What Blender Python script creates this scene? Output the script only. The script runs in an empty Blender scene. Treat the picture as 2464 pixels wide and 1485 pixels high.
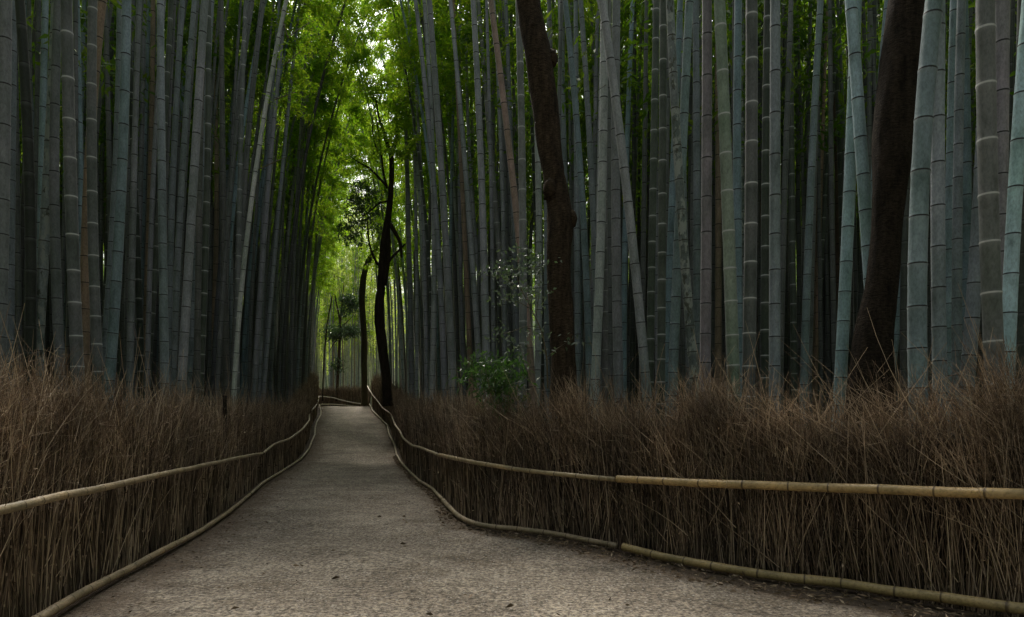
import bpy, math, random
import numpy as np
from mathutils import Vector

rng = np.random.default_rng(7)
random.seed(7)
R = math.radians
SC = bpy.context.scene
COL = SC.collection

# ------------------------------------------------------------------ camera, sky, sun, exposure
CAMH, HOR, F = 1.1, 1010.0, 1640.0          # eye height (m), horizon row and focal length in 2464-wide picture units
cam_d = bpy.data.cameras.new('camera')
cam = bpy.data.objects.new('camera', cam_d)
COL.objects.link(cam)
cam.location = (0, 0, CAMH)
cam.rotation_euler = (R(90), 0, 0)
cam_d.sensor_width = 36.0
cam_d.lens = F / 2464 * 36
cam_d.shift_y = (HOR - 742.5) / 2464
cam_d.clip_end = 1000
SC.camera = cam

SUN_EL, SUN_AZ = 50.0, -18.0                # ahead of the camera, a little to the left
world = bpy.data.worlds.new('World')
SC.world = world
world.use_nodes = True
wn = world.node_tree
sky = wn.nodes.new('ShaderNodeTexSky')
sky.sky_type = 'NISHITA'
sky.sun_disc = False
sky.sun_elevation = R(SUN_EL)
sky.sun_rotation = R(SUN_AZ)
sky.air_density = 1.0
sky.dust_density = 5.0
sky.ozone_density = 1.0
bg = wn.nodes['Background']
bg.inputs['Strength'].default_value = 0.15
hs = wn.nodes.new('ShaderNodeHueSaturation')      # thin high overcast: the blue is washed out
hs.inputs['Saturation'].default_value = .30
wn.links.new(sky.outputs[0], hs.inputs['Color'])
wn.links.new(hs.outputs[0], bg.inputs['Color'])
sun_d = bpy.data.lights.new('sun', 'SUN')
sun_d.energy = 4.9
sun_d.angle = R(12)
sun_d.color = (1.0, 0.93, 0.82)
sun = bpy.data.objects.new('sun', sun_d)
COL.objects.link(sun)
sd = Vector((math.sin(R(SUN_AZ)) * math.cos(R(SUN_EL)), math.cos(R(SUN_AZ)) * math.cos(R(SUN_EL)), math.sin(R(SUN_EL))))
sun.rotation_euler = sd.to_track_quat('Z', 'Y').to_euler()
SC.view_settings.view_transform = 'Standard'
SC.view_settings.look = 'None'
SC.view_settings.gamma = 1
SC.view_settings.exposure = 0.5
SC.cycles.max_bounces = 6
SC.cycles.diffuse_bounces = 4
SC.cycles.transmission_bounces = 4
SC.cycles.glossy_bounces = 2


def W(x, y, Z):
    """picture point (2464 x 1485 units) at depth Z -> world"""
    return np.array([(x - 1232) / F * Z, Z, CAMH + (HOR - y) / F * Z])


# ------------------------------------------------------------------ ground profile along the depth
_GZ = np.array([-30, 0, 9, 12, 14, 16.4, 18.5, 21, 24, 26.5, 28, 30, 32, 36, 42, 55, 80, 150, 400.])
_GV = np.array([-.08, -.08, -.08, -.05, 0.0, .09, .26, .56, .95, 1.22, 1.40, 1.66, 1.70, 1.66, 1.72, 2.2, 2.6, 3.5, 5.0])


def g(Z):
    return np.interp(Z, _GZ, _GV)


# ------------------------------------------------------------------ mesh helpers
def mesh_from(name, V, Fq, attrs=None, mat=None, smooth=True):
    """V (n,3), Fq (m,3 or 4) or a list of such arrays"""
    me = bpy.data.meshes.new(name)
    V = np.asarray(V, dtype=np.float32)
    Fs = Fq if isinstance(Fq, list) else [Fq]
    Fs = [np.asarray(f, dtype=np.int32) for f in Fs if len(f)]
    me.vertices.add(len(V))
    me.vertices.foreach_set('co', V.ravel())
    nl = sum(f.size for f in Fs)
    me.loops.add(nl)
    me.loops.foreach_set('vertex_index', np.concatenate([f.ravel() for f in Fs]))
    tot = np.concatenate([np.full(len(f), f.shape[1], dtype=np.int32) for f in Fs])
    st = np.concatenate([[0], np.cumsum(tot)[:-1]]).astype(np.int32)
    me.polygons.add(len(tot))
    me.polygons.foreach_set('loop_start', st)
    me.polygons.foreach_set('loop_total', tot)
    me.polygons.foreach_set('use_smooth', np.full(len(tot), smooth))
    for k, a in (attrs or {}).items():
        at = me.attributes.new(k, 'FLOAT', 'POINT')
        at.data.foreach_set('value', np.asarray(a, dtype=np.float32))
    me.update(calc_edges=True)
    if mat is not None:
        me.materials.append(mat)
    return me


def link(name, me, parent=None, **props):
    o = bpy.data.objects.new(name, me)
    COL.objects.link(o)
    if parent is not None:
        o.parent = parent
    for k, v in props.items():
        o[k] = v
    return o


def join(parts):
    """list of (V, F, attrs) -> one"""
    V, Fl, off = [], {}, 0
    at = {}
    for v, f, a in parts:
        V.append(v)
        for ff in (f if isinstance(f, list) else [f]):
            ff = np.asarray(ff)
            if len(ff):
                Fl.setdefault(ff.shape[1], []).append(ff + off)
        for k, x in a.items():
            at.setdefault(k, []).append(x)
        off += len(v)
    return np.concatenate(V), [np.concatenate(x) for x in Fl.values()], {k: np.concatenate(x) for k, x in at.items()}


def grid_faces(n, m, wrap=False):
    """n rings of m points"""
    i = np.arange(n - 1)[:, None]
    j = np.arange(m if wrap else m - 1)[None, :]
    j2 = (j + 1) % m
    return np.stack([i * m + j, i * m + j2, (i + 1) * m + j2, (i + 1) * m + j], -1).reshape(-1, 4)


def tube(P, rad, sides=8, nd=None, squash=None, bump=0.0, cap=True):
    """swept tube along P (n,3) with parallel-ish frames"""
    P = np.asarray(P, float)
    n = len(P)
    rad = np.broadcast_to(np.asarray(rad, float), (n,))
    T = np.gradient(P, axis=0)
    T /= np.linalg.norm(T, axis=1, keepdims=True) + 1e-9
    up = np.array([0, 0, 1.0]) if abs(T[:, 2]).mean() < .6 else np.array([0, 1.0, 0])
    A = np.cross(T, up)
    A /= np.linalg.norm(A, axis=1, keepdims=True) + 1e-9
    B = np.cross(A, T)
    th = np.arange(sides) / sides * 2 * np.pi
    rr = rad[:, None] * np.ones((1, sides))
    if bump:
        k = np.arange(n)[:, None] * .9
        rr = rr * (1 + bump * (np.sin(th * 3 + k * .7) * .5 + np.sin(th * 2 - k * .43 + 1) * .5 + rng.normal(0, .35, (n, sides))))
    V = P[:, None, :] + rr[..., None] * (np.cos(th)[None, :, None] * A[:, None, :] + np.sin(th)[None, :, None] * B[:, None, :])
    V = V.reshape(-1, 3)
    Fq = [grid_faces(n, sides, True)]
    nd = np.zeros(n) if nd is None else nd
    at = {'nd': np.repeat(nd, sides)}
    if cap:
        V = np.concatenate([V, P[:1], P[-1:]])
        at['nd'] = np.concatenate([at['nd'], nd[:1], nd[-1:]])
        j = np.arange(sides)
        Fq.append(np.stack([np.full(sides, n * sides), (j + 1) % sides, j], -1))
        Fq.append(np.stack([np.full(sides, n * sides + 1), (n - 1) * sides + j, (n - 1) * sides + (j + 1) % sides], -1))
    return V, Fq, at


def resample(P, step):
    P = np.asarray(P, float)
    d = np.concatenate([[0], np.cumsum(np.linalg.norm(np.diff(P, axis=0), axis=1))])
    n = max(3, int(d[-1] / step) + 1)
    s = np.linspace(0, d[-1], n)
    return np.stack([np.interp(s, d, P[:, k]) for k in range(3)], 1), s


def smooth_line(P, it=2):
    P = np.asarray(P, float)
    for _ in range(it):
        Q = [P[0]]
        for a, b in zip(P[:-1], P[1:]):
            Q += [a * .75 + b * .25, a * .25 + b * .75]
        Q.append(P[-1])
        P = np.array(Q)
    return P


def strands(B, D, L, r0, r1, bend, K=3, rnd=None):
    """N thin 3-sided tapered stalks: base B, unit dir D, length L, bend vector added ~t^2"""
    N = len(B)
    t = np.linspace(0, 1, K + 1)[None, :, None]
    C = B[:, None, :] + D[:, None, :] * L[:, None, None] * t + bend[:, None, :] * (t ** 2)
    h = np.abs(D[:, 2]) > .75
    A1 = np.where(h[:, None], [[1., 0, 0]], np.cross(D, [[0, 0, 1.]]))
    A1 = A1 / (np.linalg.norm(A1, axis=1, keepdims=True) + 1e-9)
    A2 = np.cross(D, A1)
    th = np.array([0, 2.094, 4.189]) + .3
    rr = (r0[:, None] + (r1 - r0)[:, None] * t[..., 0])
    V = C[:, :, None, :] + rr[:, :, None, None] * (np.cos(th)[None, None, :, None] * A1[:, None, None, :] + np.sin(th)[None, None, :, None] * A2[:, None, None, :])
    f = grid_faces(K + 1, 3, True)
    Fq = (f[None] + (np.arange(N) * (K + 1) * 3)[:, None, None]).reshape(-1, 4)
    rnd = rng.random(N) if rnd is None else rnd
    return V.reshape(-1, 3), Fq, {'rnd': np.repeat(rnd, (K + 1) * 3), 'tt': np.tile(np.repeat(np.linspace(0, 1, K + 1), 3), N)}


def unit(v):
    return v / (np.linalg.norm(v, axis=-1, keepdims=True) + 1e-9)


def leaves(C, D, L, w, rnd=None):
    """N diamond leaves folded lightly: centre base C, dir D, length L, half-width ratio w"""
    N = len(C)
    S = unit(np.cross(D, unit(rng.normal(size=(N, 3)))))
    Nn = np.cross(D, S)
    mid = C + D * (L * .42)[:, None]
    V = np.stack([C, mid + S * (L * w)[:, None] + Nn * (L * w * .35)[:, None], C + D * L[:, None] - np.array([0, 0, 1.]) * (L * .12)[:, None],
                  mid - S * (L * w)[:, None] + Nn * (L * w * .35)[:, None]], 1).reshape(-1, 3)
    Fq = np.arange(N * 4).reshape(N, 4)
    rnd = rng.random(N) if rnd is None else rnd
    return V, Fq, {'rnd': np.repeat(rnd, 4)}


# ------------------------------------------------------------------ materials
def mat(name):
    m = bpy.data.materials.new(name)
    m.use_nodes = True
    nt = m.node_tree
    b = nt.nodes['Principled BSDF']
    return m, nt, b


def N_(nt, t, **kw):
    n = nt.nodes.new(t)
    for k, v in kw.items():
        setattr(n, k, v)
    return n


def ramp(nt, fac, stops, interp='LINEAR'):
    r = N_(nt, 'ShaderNodeValToRGB')
    cr = r.color_ramp
    cr.interpolation = interp
    while len(cr.elements) < len(stops):
        cr.elements.new(.5)
    for e, (p, c) in zip(cr.elements, stops):
        e.position = p
        e.color = (*c, 1) if len(c) == 3 else c
    nt.links.new(fac, r.inputs[0])
    return r.outputs[0]


def mix(nt, fac, a, b, mode='MIX'):
    m = N_(nt, 'ShaderNodeMix', data_type='RGBA', blend_type=mode)
    for i, v in ((0, fac), (6, a), (7, b)):
        if isinstance(v, (int, float)):
            m.inputs[i].default_value = v
        elif isinstance(v, tuple):
            m.inputs[i].default_value = (*v, 1)
        else:
            nt.links.new(v, m.inputs[i])
    return m.outputs[2]


def noise(nt, scale, vec=None, detail=4, rough=.6, mapping=None):
    n = N_(nt, 'ShaderNodeTexNoise')
    n.inputs['Scale'].default_value = scale
    n.inputs['Detail'].default_value = detail
    n.inputs['Roughness'].default_value = rough
    if vec is None:
        vec = N_(nt, 'ShaderNodeTexCoord').outputs['Object']
    if mapping:
        mp = N_(nt, 'ShaderNodeMapping')
        mp.inputs['Scale'].default_value = mapping
        nt.links.new(vec, mp.inputs[0])
        vec = mp.outputs[0]
    nt.links.new(vec, n.inputs['Vector'])
    return n.outputs[0]


def bumpn(nt, b, h, strength=.3, dist=.01):
    n = N_(nt, 'ShaderNodeBump')
    n.inputs['Strength'].default_value = strength
    n.inputs['Distance'].default_value = dist
    nt.links.new(h, n.inputs['Height'])
    nt.links.new(n.outputs[0], b.inputs['Normal'])


def culm_material(name, below, line, band, blotch=0.0, rough=.55):
    """nd = node index + fraction. line: colour of the thin scar; band: colour of the bloom just under/over it"""
    m, nt, b = mat(name)
    at = N_(nt, 'ShaderNodeAttribute', attribute_name='nd')
    fr = N_(nt, 'ShaderNodeMath', operation='FRACT')
    nt.links.new(at.outputs['Fac'], fr.inputs[0])
    oi = N_(nt, 'ShaderNodeObjectInfo')
    tc0 = N_(nt, 'ShaderNodeTexCoord').outputs['Object']
    mu = N_(nt, 'ShaderNodeMath', operation='MULTIPLY')
    nt.links.new(oi.outputs['Random'], mu.inputs[0])
    mu.inputs[1].default_value = 90
    va = N_(nt, 'ShaderNodeVectorMath', operation='ADD')
    nt.links.new(tc0, va.inputs[0])
    nt.links.new(mu.outputs[0], va.inputs[1])
    tc = va.outputs[0]
    base = oi.outputs['Color']
    # streaks and blotches of the waxy bloom
    n1 = noise(nt, 7, tc, 5, .65, (1, 1, .35))
    n2 = noise(nt, 60, tc, 3, .7, (1, 1, .5))
    n3 = noise(nt, 1.1, tc, 2, .5)
    v = ramp(nt, n1, [(.28, (.50, .52, .49)), (.42, (.82, .84, .82)), (.55, (1.0, 1.0, 1.0)), (.72, (1.28, 1.27, 1.24))])
    c = mix(nt, 1.0, base, v, 'MULTIPLY')
    v2 = ramp(nt, n2, [(.3, (.72, .72, .72)), (.6, (1.12, 1.12, 1.12))])
    c = mix(nt, 1.0, c, v2, 'MULTIPLY')
    v3 = ramp(nt, n3, [(.35, (.80, .83, .79)), (.65, (1.10, 1.03, 1.08))])
    c = mix(nt, 1.0, c, v3, 'MULTIPLY')
    if blotch:
        nb = noise(nt, 11, tc, 4, .6, (1, 1, .55))
        fb = ramp(nt, nb, [(.50, (0, 0, 0)), (.56, (1, 1, 1))])
        c = mix(nt, fb, c, (.34, .37, .33))
        nb2 = noise(nt, 14, tc, 4, .6, (1.1, 1, .5))
        fb2 = ramp(nt, nb2, [(.58, (0, 0, 0)), (.62, (blotch, blotch, blotch))])
        c = mix(nt, fb2, c, (.07, .075, .05))
    # bloom band just below the node (fraction near 1)
    fb = ramp(nt, fr.outputs[0], [(0, (0, 0, 0)), (.86, (0, 0, 0)), (.97, (band, band, band)), (1, (band, band, band))])
    c = mix(nt, fb, c, below)
    fl = ramp(nt, fr.outputs[0], [(0, (1, 1, 1)), (.012, (1, 1, 1)), (.026, (0, 0, 0)), (.978, (0, 0, 0)), (.990, (1, 1, 1))])
    c = mix(nt, fl, c, line)
    nt.links.new(c, b.inputs['Base Color'])
    b.inputs['Roughness'].default_value = rough
    b.inputs['Specular IOR Level'].default_value = .3
    b.inputs['Sheen Weight'].default_value = .25
    b.inputs['Sheen Roughness'].default_value = .4
    bumpn(nt, b, n2, .25, .004)
    return m


M = {}
M['grey'] = culm_material('waxy_culm', (.30, .32, .31), (.022, .020, .018), .22)
M['ring'] = culm_material('ringed_culm', (.30, .32, .30), (.50, .51, .49), .30)
M['tan'] = culm_material('dead_culm', (.30, .24, .17), (.030, .022, .015), .15)
M['mottled'] = culm_material('lichened_culm', (.30, .32, .29), (.05, .045, .03), .2, blotch=.85)


def pole_material():
    m, nt, b = mat('rail_bamboo')
    at = N_(nt, 'ShaderNodeAttribute', attribute_name='nd')
    fr = N_(nt, 'ShaderNodeMath', operation='FRACT')
    nt.links.new(at.outputs['Fac'], fr.inputs[0])
    oi = N_(nt, 'ShaderNodeObjectInfo')
    n1 = noise(nt, 3.5, None, 5, .6)
    n2 = noise(nt, 50, None, 4, .7)
    c = mix(nt, 1.0, oi.outputs['Color'], ramp(nt, n1, [(.3, (.55, .58, .55)), (.55, (1, 1, 1)), (.75, (1.2, 1.12, 1.0))]), 'MULTIPLY')
    c = mix(nt, 1.0, c, ramp(nt, n2, [(.3, (.6, .6, .6)), (.55, (1.08, 1.08, 1.08))]), 'MULTIPLY')
    fl = ramp(nt, fr.outputs[0], [(0, (.9, .9, .9)), (.012, (.8, .8, .8)), (.035, (0, 0, 0)), (.975, (0, 0, 0)), (.99, (.9, .9, .9))])
    c = mix(nt, fl, c, (.06, .04, .022))
    nt.links.new(c, b.inputs['Base Color'])
    b.inputs['Roughness'].default_value = .5
    bumpn(nt, b, n2, .3, .003)
    return m


M['rail'] = pole_material()


def leaf_material(name, cols, trans, tw=.45, rough=.5):
    m, nt, b = mat(name)
    at = N_(nt, 'ShaderNodeAttribute', attribute_name='rnd')
    oi = N_(nt, 'ShaderNodeObjectInfo')
    k = len(cols) - 1
    c = ramp(nt, at.outputs['Fac'], [(i / k, q) for i, q in enumerate(cols)])
    t = ramp(nt, at.outputs['Fac'], [(i / k, q) for i, q in enumerate(trans)])
    vr = ramp(nt, oi.outputs['Random'], [(0, (.75, .85, .8)), (1, (1.2, 1.1, 1.0))])
    c = mix(nt, 1.0, c, vr, 'MULTIPLY')
    t = mix(nt, 1.0, t, vr, 'MULTIPLY')
    nt.links.new(c, b.inputs['Base Color'])
    b.inputs['Roughness'].default_value = rough
    tr = N_(nt, 'ShaderNodeBsdfTranslucent')
    nt.links.new(t, tr.inputs[0])
    ms = N_(nt, 'ShaderNodeMixShader')
    ms.inputs[0].default_value = tw
    nt.links.new(b.outputs[0], ms.inputs[1])
    nt.links.new(tr.outputs[0], ms.inputs[2])
    nt.links.new(ms.outputs[0], nt.nodes['Material Output'].inputs['Surface'])
    return m


M['leaf'] = leaf_material('bamboo_leaf', [(.05, .12, .012), (.08, .17, .016), (.12, .20, .025)], [(.22, .46, .015), (.34, .58, .02), (.52, .66, .04)], .58)
M['deepleaf'] = leaf_material('shaded_grove_leaf', [(.04, .09, .010), (.06, .13, .014), (.09, .15, .02)], [(.15, .33, .01), (.23, .42, .015), (.36, .48, .03)], .42)  # grove leaves: blocked sunlight put into darker colour and weaker translucency
M['farleaf'] = leaf_material('far_leaf', [(.10, .17, .03), (.14, .21, .045), (.19, .25, .07)], [(.40, .54, .07), (.52, .64, .10), (.66, .70, .17)], .60)  # lighter leaf copy: sunlight past the path's end put into the colour
M['darkleaf'] = leaf_material('broad_leaf', [(.03, .06, .025), (.05, .085, .04), (.09, .12, .07)], [(.05, .12, .02), (.07, .16, .03), (.10, .2, .04)], .25, .35)
M['greyleaf'] = leaf_material('sapling_leaf', [(.10, .14, .10), (.16, .20, .17), (.27, .31, .28)], [(.05, .12, .03), (.07, .16, .04), (.1, .2, .05)], .2, .3)
M['shrubleaf'] = leaf_material('dwarf_bamboo_leaf', [(.03, .07, .02), (.04, .085, .022), (.12, .19, .095)], [(.05, .15, .02), (.08, .22, .03), (.12, .26, .05)], .3, .35)


def brush_material(name, cols, tip=1.0, lo=.55):
    m, nt, b = mat(name)
    at = N_(nt, 'ShaderNodeAttribute', attribute_name='rnd')
    k = len(cols) - 1
    c = ramp(nt, at.outputs['Fac'], [(i / k, q) for i, q in enumerate(cols)])
    n1 = noise(nt, 2.2, None, 4, .6)
    c = mix(nt, 1.0, c, ramp(nt, n1, [(.3, (lo, lo, lo)), (.7, (1.3, 1.22, 1.15))]), 'MULTIPLY')
    nt.links.new(c, b.inputs['Base Color'])
    b.inputs['Roughness'].default_value = .75
    b.inputs['Specular IOR Level'].default_value = .2
    return m


M['stem'] = brush_material('brush_stem', [(.05, .038, .028), (.16, .12, .085), (.32, .245, .175), (.60, .49, .36)])
M['wisp'] = brush_material('brush_twig', [(.085, .060, .040), (.165, .116, .076), (.29, .215, .145), (.64, .52, .37)])
M['twig'] = brush_material('branch_bark', [(.12, .11, .07), (.2, .19, .13)])


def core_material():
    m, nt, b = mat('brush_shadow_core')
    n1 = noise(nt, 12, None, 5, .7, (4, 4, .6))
    c = ramp(nt, n1, [(.35, (.018, .012, .009)), (.65, (.07, .045, .03))])  # shade between the stems put into a near-black brown
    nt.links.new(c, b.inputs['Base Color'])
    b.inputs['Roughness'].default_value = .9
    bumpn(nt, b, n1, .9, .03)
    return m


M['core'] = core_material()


def bark_material(name, a, c2, moss=0.0):
    m, nt, b = mat(name)
    n1 = noise(nt, 9, None, 6, .7, (1.6, 1.6, .35))
    n2 = noise(nt, 45, None, 5, .75, (.5, .5, 1.6))
    n3 = noise(nt, 2.2, None, 3, .6)
    c = ramp(nt, n1, [(.3, a), (.7, c2)])
    c = mix(nt, 1.0, c, ramp(nt, n2, [(.35, (.35, .35, .35)), (.65, (1.6, 1.6, 1.6))]), 'MULTIPLY')
    if moss:
        c = mix(nt, ramp(nt, n3, [(.5, (0, 0, 0)), (.65, (moss, moss, moss))]), c, (.06, .08, .03))
    nt.links.new(c, b.inputs['Base Color'])
    b.inputs['Roughness'].default_value = .9
    b.inputs['Specular IOR Level'].default_value = .15
    ad = N_(nt, 'ShaderNodeMath', operation='ADD')
    nt.links.new(n1, ad.inputs[0])
    nt.links.new(n2, ad.inputs[1])
    bumpn(nt, b, ad.outputs[0], .8, .02)
    return m


M['bark'] = bark_material('brown_bark', (.014, .010, .006), (.085, .060, .038))
M['darkbark'] = bark_material('dark_bark', (.012, .009, .006), (.055, .041, .028))
M['mossbark'] = bark_material('mossy_bark', (.05, .045, .028), (.10, .085, .055), .5)


def ground_material():
    m, nt, b = mat('forest_floor')
    tc = N_(nt, 'ShaderNodeTexCoord').outputs['Object']
    n1 = noise(nt, 1.5, tc, 6, .65)
    n2 = noise(nt, 45, tc, 5, .8)
    c = ramp(nt, n1, [(.3, (.06, .045, .03)), (.7, (.13, .095, .065))])
    c = mix(nt, 1.0, c, ramp(nt, n2, [(.3, (.4, .4, .4)), (.65, (1.5, 1.45, 1.35))]), 'MULTIPLY')
    nt.links.new(c, b.inputs['Base Color'])
    b.inputs['Roughness'].default_value = .95
    bumpn(nt, b, n2, .8, .02)
    return m


def path_material():
    m, nt, b = mat('gritty_path')
    tc = N_(nt, 'ShaderNodeTexCoord').outputs['Object']
    n1 = noise(nt, .7, tc, 5, .6)
    n2 = noise(nt, 30, tc, 6, .85)
    n4 = noise(nt, 7, tc, 6, .75)
    c = ramp(nt, n1, [(.3, (.17, .146, .12)), (.5, (.255, .225, .188)), (.7, (.34, .302, .252))])
    c = mix(nt, 1.0, c, ramp(nt, n4, [(.3, (.58, .56, .53)), (.62, (1.2, 1.19, 1.17))]), 'MULTIPLY')
    c = mix(nt, 1.0, c, ramp(nt, n2, [(.40, (.28, .26, .24)), (.5, (1, 1, 1)), (.60, (2.0, 1.93, 1.8))]), 'MULTIPLY')
    n5 = noise(nt, 1.0, tc, 5, .65, (.8, 1.5, 1))
    c = mix(nt, 1.0, c, ramp(nt, n5, [(.34, (.72, .69, .65)), (.48, (1, 1, 1)), (.7, (1.08, 1.07, 1.05))]), 'MULTIPLY')
    # pale and dark grit
    vo = N_(nt, 'ShaderNodeTexVoronoi')
    vo.inputs['Scale'].default_value = 40
    nt.links.new(tc, vo.inputs['Vector'])
    sp = N_(nt, 'ShaderNodeSeparateColor')
    nt.links.new(vo.outputs['Color'], sp.inputs[0])
    g1 = ramp(nt, sp.outputs[0], [(.74, (0, 0, 0)), (.78, (.85, .85, .85))])
    d1 = ramp(nt, vo.outputs['Distance'], [(.25, (1, 1, 1)), (.42, (0, 0, 0))])
    c = mix(nt, mix(nt, 1.0, g1, d1, 'MULTIPLY'), c, (.52, .48, .42))
    g2 = ramp(nt, sp.outputs[1], [(.84, (0, 0, 0)), (.88, (.8, .8, .8))])
    c = mix(nt, mix(nt, 1.0, g2, d1, 'MULTIPLY'), c, (.08, .07, .06))
    # soil washed over the margins
    at = N_(nt, 'ShaderNodeAttribute', attribute_name='edge')
    ad = N_(nt, 'ShaderNodeMath', operation='ADD')
    nt.links.new(at.outputs['Fac'], ad.inputs[0])
    sb = N_(nt, 'ShaderNodeMath', operation='MULTIPLY_ADD')
    nt.links.new(noise(nt, 4, tc, 6, .7), sb.inputs[0])
    sb.inputs[1].default_value = 1.1
    sb.inputs[2].default_value = -.55
    nt.links.new(sb.outputs[0], ad.inputs[1])
    e = ramp(nt, ad.outputs[0], [(.5, (0, 0, 0)), (.95, (.85, .85, .85))])
    dirt = mix(nt, 1.0, (.12, .088, .06), ramp(nt, n2, [(.3, (.5, .5, .5)), (.65, (1.5, 1.45, 1.4))]), 'MULTIPLY')
    c = mix(nt, e, c, dirt)
    nt.links.new(c, b.inputs['Base Color'])
    b.inputs['Roughness'].default_value = .9
    b.inputs['Specular IOR Level'].default_value = .25
    bumpn(nt, b, n2, 1.0, .02)
    return m


M['ground'] = ground_material()
M['path'] = path_material()


def simple(name, cols, rough=.8):
    m, nt, b = mat(name)
    at = N_(nt, 'ShaderNodeAttribute', attribute_name='rnd')
    k = len(cols) - 1
    nt.links.new(ramp(nt, at.outputs['Fac'], [(i / k, q) for i, q in enumerate(cols)]), b.inputs['Base Color'])
    b.inputs['Roughness'].default_value = rough
    return m


M['litter'] = simple('dry_litter', [(.05, .035, .02), (.16, .11, .065), (.26, .18, .11), (.38, .30, .20)])
M['grit'] = simple('grit', [(.10, .09, .08), (.25, .23, .2), (.5, .47, .42)])


def sky_blocker_material():
    m, nt, b = mat('dark_green_blocker')
    n1 = noise(nt, .12, None, 6, .7)
    nt.links.new(ramp(nt, n1, [(.3, (.015, .03, .008)), (.7, (.05, .09, .02))]), b.inputs['Base Color'])
    b.inputs['Roughness'].default_value = 1
    return m


M['sky_blocker'] = sky_blocker_material()

# ------------------------------------------------------------------ fences: rails measured in the picture (x, y, depth)
LLOW = [(98.6, 1483.6, 3.82), (229, 1409.6, 4.56), (331, 1357, 5.28), (405, 1318, 5.96), (503, 1265, 7.2), (563, 1226.6, 8.67), (602, 1204, 10.2),
        (635, 1174, 12), (677, 1142, 13.8), (723, 1105, 16.4), (744, 1079, 18.3), (750, 1062, 19.6), (757, 1047, 21), (758, 1030, 22.5), (762, 1015, 24), (772, 998, 26.5), (772, 989, 28.2),
        (769, 980, 31)]
LUP = [(0, 1228, 3.42), (158, 1191, 4.2), (317, 1158, 5.2), (433, 1133, 6.4), (549, 1107, 8.4), (602, 1096, 10.3), (633, 1091, 11.8), (658, 1070, 13.2),
       (697, 1056, 15), (728, 1033, 17), (744, 1012, 18.6), (744, 994, 21), (757, 980, 24.2), (765, 968, 28), (766, 960, 34), (767.5, 953.5, 50)]
RLOW = [(889, 973, 30.3), (897, 990, 28), (915, 1006, 25.3), (931, 1022, 23.4), (936, 1044, 21.2), (950, 1072, 19), (954, 1093, 17.3), (964, 1114, 15.8), (983, 1139, 14), (1010, 1165, 12.1),
        (1042, 1188, 10.9), (1066, 1209, 9.5), (1094, 1234, 8.2), (1119, 1251, 7.6), (1165, 1267, 7.2), (1263, 1286, 6.97), (1340, 1300.5, 6.72), (1428, 1318, 6.3), (1506, 1334, 6.0),
        (1671, 1360, 5.36), (1865, 1388.5, 4.9), (2016, 1399, 4.7), (2121.6, 1417, 4.46), (2227, 1429, 4.3), (2368, 1450, 4.04), (2464, 1464, 3.88)]
RUP = [(883.5, 929, 31.5), (896, 950, 29), (910, 967, 26.5), (920, 981.5, 24.5), (941, 996, 21.5), (950, 1022, 18.2), (962, 1037, 16.5), (971, 1056, 15.2), (992, 1072, 13.5), (1017, 1079, 11.9), (1056, 1095, 10.1),
       (1115, 1107, 7.75), (1165, 1117, 7.2), (1263, 1133, 6.97), (1492, 1154, 6.05), (1706, 1162.5, 5.25), (1804.8, 1166.8, 5.02), (1908, 1170.4, 4.85), (2012, 1174, 4.7), (2125, 1178, 4.46), (2245, 1183, 4.28), (2464, 1188.6, 3.88)]
ll = np.array([W(*p) for p in LLOW])
lu = np.array([W(*p) for p in LUP])
rl = np.array([W(*p) for p in RLOW])
ru = np.array([W(*p) for p in RUP])
for A_ in (ll, rl):                          # the low rails rest just above the soil
    A_[:, 2] = np.clip(A_[:, 2], g(A_[:, 1]) + .055, g(A_[:, 1]) + .12)
# carry the rails on past the frame and past the crest
ll = np.concatenate([[ll[0] + (.55, -2.6, 0), ll[0] + (.25, -1.2, 0)], ll, [W(768, 975, 40), W(770, 973.5, 52)]])
lu = np.concatenate([[lu[0] + (.5, -2.4, 0), lu[0] + (.2, -1., 0)], lu])
rl = np.concatenate([rl, [rl[-1] + (1.2, -.35, 0), rl[-1] + (3.2, -.7, 0)]])
ru = np.concatenate([ru, [ru[-1] + (1.2, -.35, 0), ru[-1] + (3.2, -.7, 0)]])


def XL(Z):
    return np.interp(Z, ll[:, 1], ll[:, 0])


def XR(Z):
    o = np.argsort(rl[:, 1])
    return np.interp(Z, rl[o, 1], rl[o, 0])


_zz = np.linspace(2.9, 54, 1400)
_k = np.exp(-np.linspace(-2, 2, 31) ** 2)
_xr = np.convolve(np.pad(XR(_zz), 15, mode='edge'), _k / _k.sum(), 'valid')


def XRS(Z):
    return np.interp(Z, _zz, _xr)


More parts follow.
